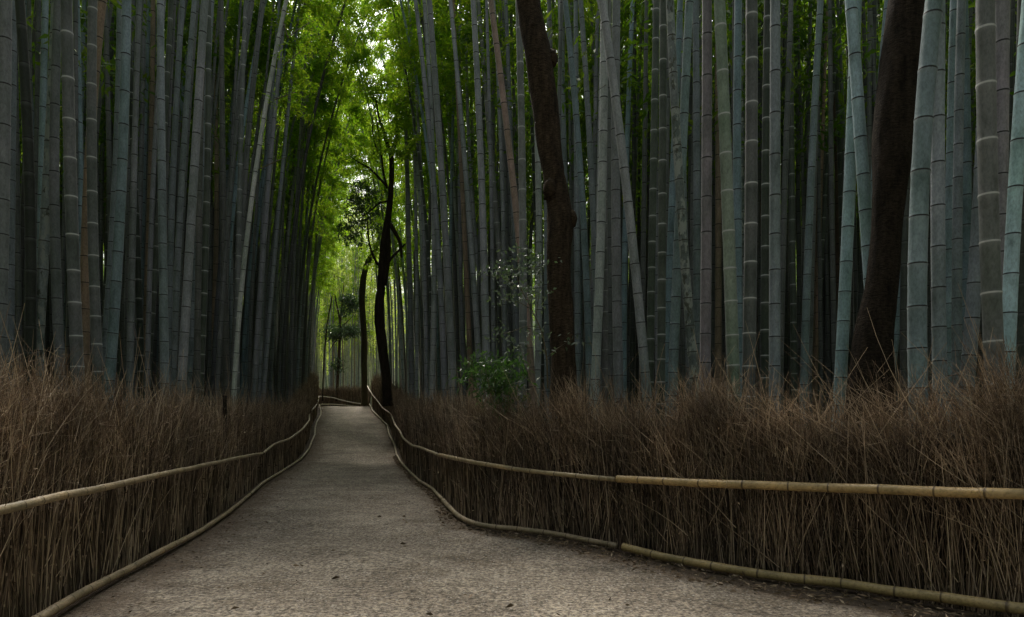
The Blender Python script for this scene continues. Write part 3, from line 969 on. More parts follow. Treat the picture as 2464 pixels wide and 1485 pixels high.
# column, x at top, x middle, x bottom, width, kind   (crop units measured from the photograph)
A, B_, C_, D_ = 0, 1000, 2000, 3000
H = [
 (A, 38, 15, -8, 78, 'grey'), (A, 86, 68, 58, 56, 'grey'), (A, 130, 200, 198, 66, 'dark'), (A, 245, 150, 118, 36, 'dark'), (A, 300, 272, 262, 46, 'blue'),
 (A, 372, 300, 232, 66, 'mottled'), (A, 438, 475, 515, 76, 'greyring'), (A, 385, 362, 402, 60, 'grey'), (A, 505, 532, 545, 46, 'blue'), (A, 555, 520, 500, 34, 'blue'),
 (A, 573, 553, 545, 15, 'tan'), (A, 612, 612, 650, 62, 'greyring'), (A, 676, 570, 564, 60, 'brown'), (A, 688, 712, 665, 26, 'ring'), (A, 742, 728, 745, 34, 'dark'),
 (A, 836, 788, 722, 64, 'blue'), (A, 880, 850, 838, 38, 'grey'), (A, 790, 745, 672, 42, 'grey'), (A, 836, 900, 934, 40, 'ring'), (A, 952, 920, 884, 32, 'grey'),
 (A, 985, 938, 920, 34, 'blue'), (A, 1058, 1072, 1088, 52, 'grey'), (A, 1010, 985, 950, 38, 'tan'), (A, 1130, 1045, 968, 38, 'ring'), (A, 1300, 1098, 1015, 36, 'blue'),
 (A, 1205, 1130, 1112, 40, 'grey'), (A, 1285, 1188, 1120, 40, 'blue'), (A, 1352, 1260, 1200, 54, 'grey'), (A, 1400, 1312, 1245, 38, 'grey'), (A, 1376, 1360, 1322, 42, 'ring'),
 (A, 1400, 1428, 1393, 30, 'tan'), (A, 1460, 1475, 1495, 40, 'dark'), (A, 1595, 1480, 1428, 29, 'blue'), (A, 1642, 1500, 1470, 28, 'grey'), (A, 1752, 1530, 1475, 29, 'blue'),
 (A, 1560, 1525, 1535, 26, 'grey'), (A, 1890, 1640, 1548, 30, 'pale'), (A, 1190, 1195, 1170, 20, 'tan'),
 (B_, 238, 100, 30, 33, 'grey'), (B_, 190, 85, 65, 34, 'grey'), (B_, 330, 180, 95, 26, 'grey'),
 (B_, 1028, 1128, 1172, 25, 'pale'), (B_, 1008, 1045, 1066, 32, 'grey'), (B_, 1045, 1096, 1100, 22, 'grey'), (B_, 1092, 1232, 1282, 36, 'grey'), (B_, 1150, 1215, 1203, 36, 'pale'),
 (B_, 1183, 1285, 1338, 46, 'grey'), (B_, 1322, 1450, 1518, 36, 'grey'), (B_, 1340, 1412, 1458, 32, 'brown'), (B_, 1366, 1325, 1320, 24, 'blue'), (B_, 1295, 1345, 1385, 24, 'dark'),
 (B_, 1388, 1385, 1410, 26, 'grey'), (B_, 1474, 1538, 1562, 46, 'grey'), (B_, 1506, 1630, 1722, 36, 'greyring'), (B_, 1588, 1766, 1862, 46, 'mottan'), (B_, 1608, 1672, 1680, 30, 'grey'),
 (B_, 1430, 1480, 1605, 26, 'grey'), (B_, 1688, 1740, 1765, 34, 'grey'), (B_, 1240, 1185, 1150, 22, 'dark'),
 (C_, 122, 150, 150, 50, 'greyring'), (C_, 205, 257, 246, 42, 'pale'), (C_, 326, 308, 312, 36, 'grey'), (C_, 396, 432, 448, 40, 'grey'), (C_, 500, 508, 515, 38, 'grey'),
 (C_, 430, 552, 590, 44, 'blue'), (C_, 532, 618, 650, 42, 'grey'), (C_, 645, 618, 608, 32, 'grey'), (C_, 688, 668, 628, 58, 'pale'), (C_, 672, 862, 962, 60, 'grey'),
 (C_, 768, 765, 782, 62, 'grey'), (C_, 720, 710, 695, 44, 'greyring'), (C_, 876, 826, 818, 36, 'blue'), (C_, 890, 880, 872, 30, 'dark'), (C_, 966, 953, 942, 22, 'tan'),
 (C_, 926, 915, 905, 22, 'dark'), (C_, 948, 990, 1010, 34, 'dark'), (C_, 1032, 1006, 988, 50, 'ring'), (C_, 1077, 1070, 1062, 54, 'ring'), (C_, 1190, 1130, 1092, 48, 'blue'),
 (C_, 1122, 1202, 1285, 60, 'mottled'), (C_, 1250, 1182, 1140, 62, 'blue'), (C_, 1290, 1300, 1300, 50, 'grey'), (C_, 1318, 1330, 1335, 34, 'grey'), (C_, 1366, 1362, 1353, 70, 'violet'),
 (C_, 1448, 1507, 1542, 80, 'greenring'), (C_, 1432, 1441, 1438, 42, 'tan'), (C_, 1572, 1566, 1580, 56, 'blue'), (C_, 1660, 1655, 1640, 82, 'greyring'), (C_, 1722, 1711, 1703, 30, 'tan'),
 (C_, 1766, 1750, 1748, 52, 'ring'), (C_, 1600, 1595, 1590, 34, 'mottled'), (C_, 1260, 1255, 1250, 30, 'dark'),
 (D_, 166, 164, 162, 70, 'grey'), (D_, 222, 222, 240, 30, 'dark'), (D_, 269, 279, 292, 38, 'ring'), (D_, 326, 318, 335, 28, 'dark'), (D_, 346, 350, 360, 22, 'grey'),
 (D_, 466, 390, 356, 48, 'blue'), (D_, 450, 432, 420, 36, 'tan'), (D_, 482, 482, 478, 28, 'dark'), (D_, 510, 520, 528, 26, 'dark'), (D_, 520, 580, 560, 36, 'brown'),
 (D_, 542, 606, 610, 36, 'ring'), (D_, 700, 646, 596, 76, 'teal'), (D_, 664, 768, 836, 80, 'teal'), (D_, 744, 752, 690, 34, 'dark'), (D_, 818, 790, 760, 44, 'dark'),
 (D_, 906, 800, 760, 44, 'blue'), (D_, 1216, 1112, 1108, 116, 'blue'), (D_, 1245, 1240, 1252, 86, 'grey'), (D_, 1350, 1318, 1305, 62, 'blue'), (D_, 1410, 1430, 1415, 58, 'blue'),
 (D_, 1396, 1368, 1366, 60, 'grey'), (D_, 1552, 1578, 1618, 118, 'greyring'), (D_, 1566, 1508, 1432, 88, 'grey'), (D_, 1668, 1652, 1640, 88, 'violet'), (D_, 1842, 1738, 1696, 88, 'teal'),
 (D_, 1800, 1785, 1790, 70, 'dark'), (D_, 1090, 1030, 925, 44, 'blue'), (D_, 1110, 1024, 1018, 46, 'dark'), (D_, 1290, 1262, 1300, 36, 'dark'),
]
FORCED = {}
for (cx0, xt, xm, xb, w, kind) in H:
    dx = lambda c: (cx0 + c / 1.65) * .6016
    ye = 2520 * .3646
    pts = [(dx(xt), 0), (dx(xm), 541.5), (dx(xb), ye)]
    wd = w / 1.65 * .6016
    dia = {'mottled': .115}.get(kind, .115) * (1 + .09 * math.sin(xm * 1.7 + cx0))
    if w < 34:
        dia *= .88
    Z = dia / wd * F
    fd = fence_depth(dx(xb), 1)
    if Z < fd + .55:
        Z = fd + .55 + .3 * abs(math.sin(xm * 3.1))
    xb_ = dx(xb)
    for _ in range(60):
        X_ = (xb_ - 1232) / F * Z
        if (xb_ < 800 and XL(min(Z, 52)) - X_ > .5) or (xb_ >= 800 and X_ - XR(min(Z, 30)) > .55):
            break
        Z += .15
    if cx0 == A and xt == 1890:
        Z = 10.8
    rad = wd * Z / F / 2
    if cx0 == A and xt == 1890:
        ext = 1.3
    else:
        ext = 1.0
    sl = (dx(xt) - dx(xb)) / ye
    lw = '' if abs(sl) < .035 else ('leaning right' if sl > 0 else 'leaning left')
    if abs(sl) > .13:
        lw = 'steeply ' + lw
    add_bamboo(ctr_from(pts, Z, ext), kind, rad, CAMH + (HOR - 541) / F * Z, Z, dx(xm), wd, True, crown_from=15.5, leanw=lw, sides=16 if w > 50 else 12, ls=1.0 if w > 30 else .95)
NHERO = len(ALL)

# culms behind: the wall that follows the left fence, the right fence, and the depth of the grove
taken = [(a['base'][0], a['base'][1]) for a in ALL]


def free(x, y, d):
    return all((x - a) ** 2 + (y - b) ** 2 > d * d for a, b in taken)


def grove_culm(x, y, lean, kind, r, thin=False, front=False):
    k1, k2 = lean
    z0 = float(g(y))
    ctr = lambda q, x=x, z0=z0, k1=k1, k2=k2: x + k1 * (np.asarray(q, float) - z0) + k2 * np.clip(np.asarray(q, float) - z0, 0, 99) ** 2.6
    yk = rng.normal(0, .012)
    yf = lambda q, y=y, yk=yk, z0=z0: y + yk * (np.asarray(q, float) - z0)
    xm = 1232 + float(ctr(np.array([CAMH + (HOR - 541) / F * y]))[0]) / y * F
    add_bamboo(ctr, kind, r, 3.0, y, xm, 2 * r / y * F, front, yf, sides=8, fine=False, thin=thin, crown_from=15)
    taken.append((x, y))


cnt = 0
for tr in range(4000):                      # left wall
    if cnt >= 74:
        break
    Z = 11.5 + 36 * rng.random() ** 1.15
    x = XL(Z) - .45 - rng.random() * 1.9
    if not free(x, Z, .30):
        continue
    kind = rng.choice(['grey', 'blue', 'dark', 'ring', 'tan', 'brown', 'greyring'], p=[.56, .18, .07, .07, .04, .02, .06])
    grove_culm(x, Z, (rng.normal(.022, .010), rng.uniform(.0006, .0028) * np.clip((Z - 8) / 10, .3, 1)), str(kind), rng.uniform(.045, .06))
    cnt += 1
cnt = 0
for tr in range(4000):                      # right wall, far part
    if cnt >= 30:
        break
    Z = 14 + 22 * rng.random()
    x = XR(min(Z, 30.)) + .5 + rng.random() * 2.2 - (max(0, Z - 30) * .24)
    if not free(x, Z, .32) or (Z > 19 and Z < 22 and x < XR(Z) + 1.1):
        continue
    kind = rng.choice(['grey', 'blue', 'dark', 'ring', 'tan', 'pale'], p=[.5, .15, .18, .07, .03, .07])
    grove_culm(x, Z, (rng.normal(-.012, .012), -rng.uniform(.0002, .0020)), str(kind), rng.uniform(.042, .056))
    cnt += 1
cnt = 0
for tr in range(6000):                      # second ranks on both sides
    if cnt >= 66:
        break
    Z = 10.5 + 10 * rng.random()
    u = rng.uniform(-20, 2484)
    x = (u - 1232) / F * Z
    if XL(Z) - 1.2 < x < XR(Z) + 1.6 or not free(x, Z, .5):
        continue
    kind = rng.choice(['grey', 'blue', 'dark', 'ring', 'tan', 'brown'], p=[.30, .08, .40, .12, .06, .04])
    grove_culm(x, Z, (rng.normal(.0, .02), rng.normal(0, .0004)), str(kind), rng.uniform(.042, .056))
    cnt += 1
for i in range(16):                         # the pale stand closing the view past the bend
    x_ = 783 + i * 6.4 + rng.normal(0, 1.5)
    Z = rng.uniform(57, 64)
    grove_culm((x_ - 1232) / F * Z, Z, (rng.normal(0, .02), rng.normal(0, .0005)), ['pale', 'pale', 'grey', 'tan'][i % 4], rng.uniform(.05, .065), thin=True)

# the rest of the grove: too many to count
parts = []
farparts = []
cl = []
n = 0
nleft = 0
for tr in range(40000):
    if n >= 1750:
        break
    Z = 15 + 68 * rng.random()
    x = rng.uniform(-1.0, 1.0) * (Z * .80 + 4)
    if Z < 56 and XL(min(Z, 52)) - 1.6 < x < XR(min(Z, 30)) - max(0, Z - 30) * .24 + 1.8:
        continue
    z0 = float(g(Z))
    k1, k2 = rng.normal(0, .022), rng.normal(0, .0006)
    far = Z > 56 and -.36 < (x / Z) < -.18
    ctr = lambda q: x + k1 * (q - z0) + k2 * np.clip(q - z0, 0, 99) ** 2.4
    V, Fq, at = culm_geo(ctr, lambda q: Z + 0 * q, z0, z0 + rng.uniform(12, 16) + (4.5 if Z > 50 else 0), rng.uniform(.042, .06), 3, 5, False, 1.25)
    parts.append((V, Fq, at))
    cl.append((x, Z, k1, k2, z0))
    n += 1
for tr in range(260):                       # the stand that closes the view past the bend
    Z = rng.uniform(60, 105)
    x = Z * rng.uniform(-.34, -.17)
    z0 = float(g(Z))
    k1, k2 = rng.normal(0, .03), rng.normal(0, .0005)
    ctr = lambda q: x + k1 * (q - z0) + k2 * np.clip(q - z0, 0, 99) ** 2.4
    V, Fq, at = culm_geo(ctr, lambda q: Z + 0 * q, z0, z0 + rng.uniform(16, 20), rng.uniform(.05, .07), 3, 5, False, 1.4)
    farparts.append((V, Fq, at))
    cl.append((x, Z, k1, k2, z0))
for tr in range(1500):                      # slender stems crowding the left wall
    Z = rng.uniform(12, 50)
    x = XL(Z) - .5 - rng.random() * 3.2
    if not free(x, Z, .22):
        continue
    z0 = float(g(Z))
    k1, k2 = rng.normal(.022, .01), rng.uniform(.0003, .0020)
    ctr = lambda q: x + k1 * (q - z0) + k2 * np.clip(q - z0, 0, 99) ** 2.5
    V, Fq, at = culm_geo(ctr, lambda q: Z + 0 * q, z0, z0 + rng.uniform(12, 15), rng.uniform(.038, .052), 3, 6, False, 1.0)
    parts.append((V, Fq, at))
    taken.append((x, Z))
    nleft += 1
    if nleft >= 170:
        break
for tr in range(60000):
    if n >= 4400:
        break
    Z = rng.uniform(-16, 34)
    inside = Z > 2 and abs(x := rng.uniform(-30, 30)) < Z * .80 + 1.5
    if not (Z > 2):
        x = rng.uniform(-26, 26)
    zc = max(Z, 3)
    lo, hi = XL(min(zc, 52)), XR(min(max(zc, 4.2), 30))
    if inside:
        if Z < (10.5 if x < 0 else 11.5) or lo - 2.0 < x < hi + 2.2 - max(0, Z - 30) * .24:
            continue
    elif (-4.6 if Z < 3 else lo - 1.2) < x < (6.5 if Z < 3 else hi + 3):
        continue
    z0 = float(g(Z))
    k1, k2 = rng.normal(0, .02), rng.normal(0, .0006)
    ctr = lambda q: x + k1 * (q - z0) + k2 * np.clip(q - z0, 0, 99) ** 2.4
    V, Fq, at = culm_geo(ctr, lambda q: Z + 0 * q, z0, z0 + rng.uniform(12, 16), rng.uniform(.042, .058), 3, 6, False, 1.1)
    parts.append((V, Fq, at))
    cl.append((x, Z, k1, k2, z0))
    n += 1
V, Fq, at = join(parts)
th_ = link('bamboo_thicket', mesh_from('bamboo_thicket', V, Fq, at, M['grey']), kind='stuff', label='countless thin bamboo stems filling the depth of the grove', category='bamboo thicket')
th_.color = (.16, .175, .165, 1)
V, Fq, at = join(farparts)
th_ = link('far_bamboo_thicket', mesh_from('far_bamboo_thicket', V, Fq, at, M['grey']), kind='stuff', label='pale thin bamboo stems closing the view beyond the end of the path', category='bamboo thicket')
th_.color = (.48, .52, .38, 1)  # green light on the far stand put into the stem colour

# foliage of that mass: one canopy object
cl = np.array(cl)


def canopy(sel, per, name, material, label, zlo, zhi, size, spread=.85):
    c = cl[sel]
    parts = []
    nt_ = per // 8
    for q in range(1):
        m = len(c) * nt_
        k = np.repeat(np.arange(len(c)), nt_)
        h = rng.uniform(0, 1, m) ** .9 * (zhi - zlo) + zlo
        az = rng.uniform(0, 6.28, m)
        rr = spread * np.sqrt(rng.random(m)) * (1.15 - .5 * (h - zlo) / (zhi - zlo))
        X = c[k, 0] + c[k, 2] * h + c[k, 3] * h ** 2.4 + np.cos(az) * rr
        Y = c[k, 1] + np.sin(az) * rr
        Cc = np.stack([X, Y, c[k, 4] + h], 1)
        Cl = np.repeat(Cc, 8, 0) + rng.normal(0, .13, (m * 8, 3))
        Dl = unit(np.stack([np.repeat(np.cos(az), 8) * .5, np.repeat(np.sin(az), 8) * .5, np.full(m * 8, -.3)], 1) + rng.normal(0, .6, (m * 8, 3)))
        parts.append(leaves(Cl, Dl, rng.uniform(*size, m * 8), .15, np.clip(np.repeat(rng.random(m), 8) + rng.normal(0, .15, m * 8), 0, 1)))
    V, Fq, a = join(parts)
    link(name, mesh_from(name, V, Fq, a, material, False), kind='stuff', label=label, category='foliage')


ratio = cl[:, 0] / cl[:, 1]
farsel = (cl[:, 1] > 50) & (ratio > -.5) & (ratio < -.08)
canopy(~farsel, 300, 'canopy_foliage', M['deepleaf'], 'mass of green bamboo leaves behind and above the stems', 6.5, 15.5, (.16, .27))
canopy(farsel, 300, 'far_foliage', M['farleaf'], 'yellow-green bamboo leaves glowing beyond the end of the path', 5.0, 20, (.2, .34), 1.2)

# sprays that hang across the path high up, where both sides meet

# ------------------------------------------------------------------ trees
def limb(pts, Z, widths, parent=None, name='trunk', material='bark', sides=16, bump=.05, step=.12, Zs=None):
    Pw = np.array([W(x, y, (Zs[i] if Zs is not None else Z)) for i, (x, y) in enumerate(pts)])
    rw = np.array([w / 2 / F * (Zs[i] if Zs is not None else Z) for i, w in enumerate(widths)])
    d = np.concatenate([[0], np.cumsum(np.linalg.norm(np.diff(Pw, axis=0), axis=1))])
    n = max(4, int(d[-1] / step))
    S = np.linspace(0, d[-1], n)
    C = np.stack([np.interp(S, d, Pw[:, k]) for k in range(3)], 1)
    rr = np.interp(S, d, rw)
    for _ in range(2):
        C[1:-1] = C[1:-1] * .5 + (C[:-2] + C[2:]) * .25
        rr[1:-1] = rr[1:-1] * .5 + (rr[:-2] + rr[2:]) * .25
    return tube(C, rr, sides, None, bump=bump)


def tree_root(name, base, label, cat='tree', group=None):
    r = bpy.data.objects.new(name, None)
    COL.objects.link(r)
    r.location = base
    r['label'] = label
    r['category'] = cat
    if group:
        r['group'] = group
    return r


def part(name, geos, root, material, smooth=True):
    V, Fq, at = join(geos)
    V = V - np.array(root.location)
    return link(name, mesh_from(name, V, Fq, at, M[material], smooth), root)


def dc(x, Y, col):      # crop units -> picture units
    return ((col + x / 1.65) * .6016, Y * .3646)


def blob_leaves(specs, Z, size, w, jit=1.0, tuft=7):
    """specs: (x, y, rx, ry, n) ellipses in picture units"""
    out = []
    for x, y, rx, ry, n in specs:
        m = max(1, n // tuft)
        p = rng.normal(0, .5, (m, 3))
        C = np.array([W(x + a * rx, y + b * ry, Z) for a, b, _ in p])
        C[:, 1] += p[:, 2] * (rx / F * Z)
        C = np.repeat(C, tuft, 0) + rng.normal(0, size[1] * .55, (m * tuft, 3))
        out.append(leaves(C, unit(rng.normal(0, 1, (len(C), 3)) + [0, 0, -.3]), rng.uniform(*size, len(C)), w))
    return out


# crooked tree in front of the right-hand grove
Zt = 7.75
pts = [dc(425, 2720, C_), dc(418, 2420, C_), dc(412, 2200, C_), dc(393, 1950, C_), dc(388, 1740, C_), dc(385, 1640, C_), dc(400, 1480, C_), dc(390, 1360, C_), dc(362, 1200, C_), dc(330, 1000, C_), dc(312, 850, C_),
       dc(292, 650, C_), dc(262, 450, C_), dc(240, 300, C_), dc(205, 130, C_), dc(180, 0, C_), dc(160, -250, C_), dc(175, -700, C_), dc(120, -1300, C_)]
wd = [215, 178, 172, 172, 172, 178, 185, 168, 150, 168, 178, 186, 192, 190, 165, 165, 150, 130, 95]
wd = [w / 1.65 * .6016 * .93 for w in wd]
b = W(*pts[0], Zt); b[2] = g(Zt)
tr = tree_root('tree', b, 'tall crooked brown tree trunk with knots rising in front of the grey bamboos')
geo = [limb(pts, Zt, wd, sides=24, bump=.05, step=.07)]
for (kx, ky, kr) in ((342, 385, 40), (330, 1250, 50), (466, 1445, 42), (215, 190, 44), (420, 1330, 30), (300, 820, 30)):
    x, y = dc(kx, ky, C_)
    c = W(x, y, Zt - (.06 if kx in (330, 215, 300) else -.0))
    th1 = np.linspace(0, np.pi, 9)[:, None]
    th2 = np.linspace(0, 2 * np.pi, 13)[None, :-1]
    r_ = kr / 1.65 * .6016 / F * Zt
    sp = np.stack([np.sin(th1) * np.cos(th2), np.sin(th1) * np.sin(th2) * 1.2, np.cos(th1) * np.ones_like(th2) * 1.5], -1)
    sp = sp * (1 + rng.normal(0, .06, sp.shape[:2]))[..., None] * r_
    V = sp.reshape(-1, 3) + c
    geo.append((V, [grid_faces(9, 12, True)], {'nd': np.zeros(len(V))}))
part('trunk', geo, tr, 'bark')
part('crown', blob_leaves([(1290, -700, 260, 160, 1500), (1180, -820, 220, 160, 1200)], Zt, (.08, .13), .25), tr, 'darkleaf', False)

# massive dark trunk on the right
Zt = 6.7
pts = [dc(790, 2780, D_), dc(800, 2450, D_), dc(812, 2220, D_), dc(860, 1950, D_), dc(893, 1650, D_), dc(905, 1485, D_), dc(922, 1200, D_), dc(950, 900, D_), dc(978, 600, D_), dc(1015, 300, D_), dc(1052, 0, D_), dc(1085, -300, D_), dc(1120, -900, D_), dc(1190, -1800, D_)]
wd = [330, 290, 262, 215, 195, 192, 228, 272, 280, 278, 275, 268, 240, 150]
b = W(*pts[0], Zt); b[2] = g(Zt)
tr = tree_root('tree', b, 'massive very dark tree trunk standing behind the pale teal bamboo on the right')
part('trunk', [limb(pts, Zt, [w / 1.65 * .6016 * .94 for w in wd], sides=28, bump=.03, step=.09)], tr, 'darkbark')
part('crown', blob_leaves([(2300, -900, 260, 160, 1500), (2200, -760, 220, 160, 1200)], Zt, (.08, .13), .25), tr, 'darkleaf', False)

# forked dark tree beside the path
Zt = 20.5
b = W(*dc(905, 2640, B_), Zt); b[2] = g(Zt)
tr = tree_root('tree', b, 'black forked tree twisting upward at the right edge of the path')
q = .3646
tk = [dc(910, 2680, B_), dc(900, 2500, B_), dc(878, 2320, B_), dc(852, 2120, B_), dc(852, 2000, B_), dc(866, 1900, B_), dc(872, 1750, B_), dc(882, 1600, B_), dc(905, 1480, B_), dc(925, 1330, B_), dc(935, 1180, B_), dc(935, 1010, B_), dc(905, 960, B_), dc(885, 870, B_), dc(850, 780, B_), dc(830, 650, B_)]
tw = [70, 60, 62, 68, 60, 52, 52, 46, 42, 38, 34, 32, 24, 19, 14, 8]
sc = 1 / 1.65 * .6016
part('trunk', [limb(tk, Zt, [w * sc for w in tw], sides=14, bump=.06, step=.12)], tr, 'darkbark')
br = []
for P_, w_ in (([(880, 1880), (905, 1760), (918, 1620), (908, 1480)], [40, 34, 30, 26]),
               ([(925, 1480), (960, 1540), (995, 1600), (1000, 1700)], [30, 26, 22, 14]),
               ([(900, 1740), (935, 1700), (975, 1660), (1035, 1600)], [24, 20, 16, 8]),
               ([(845, 1750), (812, 1690), (785, 1610), (778, 1520), (772, 1440)], [18, 16, 13, 11, 7]),
               ([(935, 1010), (960, 940), (975, 860), (965, 760)], [30, 26, 20, 10]),
               ([(905, 1230), (870, 1195), (830, 1150), (790, 1108), (735, 1085), (660, 1032)], [16, 16, 14, 12, 9, 4]),
               ([(790, 1108), (745, 1075), (700, 1070)], [8, 6, 3]),
               ([(905, 1240), (880, 1140), (862, 980), (845, 860), (828, 740)], [15, 14, 12, 10, 5]),
               ([(845, 1010), (815, 920), (805, 820), (818, 740)], [10, 10, 8, 4]),
               ([(910, 960), (925, 920), (940, 890)], [18, 12, 6]),
               ([(905, 1330), (860, 1330), (800, 1390), (740, 1430), (690, 1470)], [14, 12, 9, 7, 4]),
               ([(775, 1450), (740, 1440), (700, 1480), (640, 1500)], [8, 7, 5, 3])):
    part('branch', [limb([dc(x, y, B_) for x, y in P_], Zt, [w * sc for w in w_], sides=8, bump=.05, step=.1)], tr, 'darkbark')
sp = []
for (x, y, rx, ry, n) in ((745, 1230, 60, 22, 160), (690, 1255, 40, 20, 80), (800, 1262, 40, 24, 110), (700, 1310, 50, 26, 170), (770, 1330, 60, 30, 190), (655, 1335, 26, 20, 60), (720, 1390, 60, 26, 190), (800, 1420, 50, 34, 150),
                          (655, 1410, 40, 18, 100), (690, 1470, 60, 20, 170), (760, 1480, 44, 22, 110), (640, 1500, 40, 16, 110), (610, 1540, 30, 14, 60), (700, 1550, 50, 16, 140), (660, 1590, 40, 16, 90), (735, 1600, 26, 16, 60),
                          (590, 1480, 30, 14, 40), (830, 1500, 30, 40, 60), (840, 1300, 40, 40, 80), (870, 1380, 30, 40, 60)):
    xx, yy = dc(x, y, B_)
    sp.append((xx, yy, rx * sc, ry * q, n))
part('crown', blob_leaves(sp, Zt, (.07, .13), .2, tuft=5), tr, 'darkleaf', False)
sp = [(*dc(x, y, B_), rx * sc, ry * q, n) for (x, y, rx, ry, n) in ((830, 640, 90, 60, 420), (960, 780, 70, 90, 300), (850, 900, 60, 110, 260), (900, 540, 110, 60, 420), (900, 1100, 60, 60, 90), (780, 560, 70, 60, 260),
      (1000, 980, 50, 70, 120), (760, 1120, 70, 60, 140), (820, 1010, 60, 60, 160), (930, 660, 80, 60, 260))]
part('upper_foliage', blob_leaves(sp, Zt, (.08, .15), .18, tuft=6), tr, 'leaf', False)

# slender mossy trunk at the crest
Zt = 30.8
tk = [(877, 975), (877, 940), (876, 880), (876, 800), (871, 730), (872, 690), (876, 660), (883, 632), (893, 618), (905, 600), (915, 560)]
tw = [17, 15, 14.5, 14.5, 14.5, 15.5, 14, 13, 12, 9, 6]
b = W(*tk[0], Zt); b[2] = g(Zt)
tr = tree_root('tree', b, 'slender mossy tree trunk bending right at the crest of the path')
part('trunk', [limb(tk, Zt, tw, sides=12, bump=.05, step=.15)], tr, 'mossbark')
part('crown', blob_leaves([(905, 600, 22, 20, 300), (920, 560, 26, 26, 400), (886, 628, 10, 12, 120)], Zt, (.08, .14), .2, tuft=6), tr, 'leaf', False)

# small tree past the bend
Zt = 57.0 - 3.2
b = W(811, 950, Zt); b[2] = g(Zt)
tr = tree_root('tree', b, 'small thin tree with tiered leaves and a Y fork beyond the end of the path')
geo = [limb([(811, 965), (812, 920), (815, 870), (817, 820), (818, 770)], Zt, [8.5, 7.5, 7, 6.5, 6], sides=8, step=.3),
       limb([(818, 775), (812, 740), (806, 715), (804, 690)], Zt, [4.5, 4, 3, 2], sides=6, step=.3),
       limb([(818, 775), (822, 745), (824, 715), (828, 680)], Zt, [4.5, 4, 3, 2], sides=6, step=.3),
       limb([(818, 790), (835, 775), (850, 760)], Zt, [3, 2, 1], sides=6, step=.3),
       limb([(816, 810), (800, 830), (788, 855)], Zt, [2.5, 2, 1], sides=6, step=.3)]
part('trunk', geo, tr, 'bark')
part('crown', blob_leaves([(838, 722, 22, 12, 700), (850, 735, 16, 14, 400), (825, 795, 45, 8, 900), (845, 800, 25, 8, 500), (806, 808, 25, 9, 500), (830, 750, 14, 8, 200), (812, 880, 12, 20, 300)], Zt, (.14, .26), .24, tuft=6), tr, 'darkleaf', False)
b = W(778, 950, Zt - 1); b[2] = g(Zt - 1)
tr = tree_root('tree', b, 'thin dark sapling slanting right beside the left end of the path')
part('trunk', [limb([(776, 965), (778, 900), (782, 830), (788, 770), (797, 730), (801, 690), (806, 660)], Zt - 1, [4, 3.6, 3.4, 3.4, 3.4, 3, 2], sides=8, step=.3)], tr, 'darkbark')
part('crown', blob_leaves([(806, 655, 14, 16, 300), (800, 690, 10, 14, 150)], Zt - 1, (.14, .24), .2, tuft=6), tr, 'farleaf', False)

# leafy sapling beside the crooked tree, and the dwarf bamboo below it
Zt = 7.35
b = W(1290, 935, Zt); b[2] = g(Zt)
tr = tree_root('sapling', b, 'sapling with sparse pale glossy leaves left of the crooked tree', 'sapling')
geo = [limb([(1318, 935), (1316, 860), (1305, 800), (1280, 745), (1255, 700), (1235, 640)], Zt, [4, 3.5, 3, 2.5, 2, 1.2], sides=6, step=.06),
       limb([(1300, 790), (1270, 780), (1235, 800), (1195, 805)], Zt, [2, 1.6, 1.3, 1], sides=5, step=.06),
       limb([(1280, 745), (1240, 720), (1200, 722)], Zt, [2, 1.5, 1], sides=5, step=.06),
       limb([(1255, 700), (1215, 665), (1170, 663)], Zt, [2, 1.4, .8], sides=5, step=.06),
       limb([(1290, 760), (1300, 690), (1298, 620)], Zt, [2, 1.6, 1], sides=5, step=.06),
       limb([(1316, 860), (1350, 830), (1390, 810)], Zt, [2, 1.4, .8], sides=5, step=.06)]
part('stem', geo, tr, 'twig')
sp = [(1250, 600, 40, 14, 44), (1230, 650, 50, 16, 90), (1200, 648, 26, 12, 60), (1280, 632, 36, 22, 80), (1240, 690, 40, 12, 50), (1225, 718, 50, 10, 60), (1280, 708, 40, 14, 90), (1300, 660, 14, 30, 40),
      (1205, 790, 22, 8, 24), (1240, 805, 20, 8, 20), (1285, 800, 26, 10, 34), (1250, 835, 24, 8, 24), (1190, 815, 14, 10, 14), (1380, 818, 22, 12, 26), (1160, 665, 12, 6, 10), (1310, 840, 18, 8, 14)]
part('foliage', blob_leaves(sp, Zt, (.035, .065), .27, tuft=4), tr, 'greyleaf', False)
Zt = 7.95
b = W(1190, 960, Zt); b[2] = g(Zt)
tr = tree_root('dwarf_bamboo', b, 'bright green dwarf bamboo clump poking over the right fence', 'shrub')
m = 70
B0 = np.array([W(x, 960, Zt) for x in rng.uniform(1150, 1235, m)])
B0[:, 2] = g(Zt); B0[:, 1] += rng.normal(0, .1, m)
Dd = unit(np.stack([rng.normal(0, .16, m), rng.normal(0, .12, m), np.ones(m)], 1))
st = strands(B0, Dd, rng.uniform(1.2, 1.75, m), np.full(m, .003), np.full(m, .0015), rng.normal(0, .06, (m, 3)), 3)
part('stem', [st], tr, 'twig')
sp = [(1155, 890, 46, 16, 130), (1195, 876, 50, 16, 140), (1225, 896, 40, 26, 130), (1180, 908, 66, 20, 140), (1130, 892, 24, 9, 50), (1118, 912, 12, 8, 24), (1205, 928, 44, 26, 190), (1215, 962, 34, 26, 120), (1222, 1000, 26, 30, 70), (1150, 868, 34, 8, 30), (1175, 935, 40, 16, 90), (1238, 870, 16, 20, 30)]
part('foliage', blob_leaves(sp, Zt - .45, (.05, .11), .13, tuft=5), tr, 'shrubleaf', False)

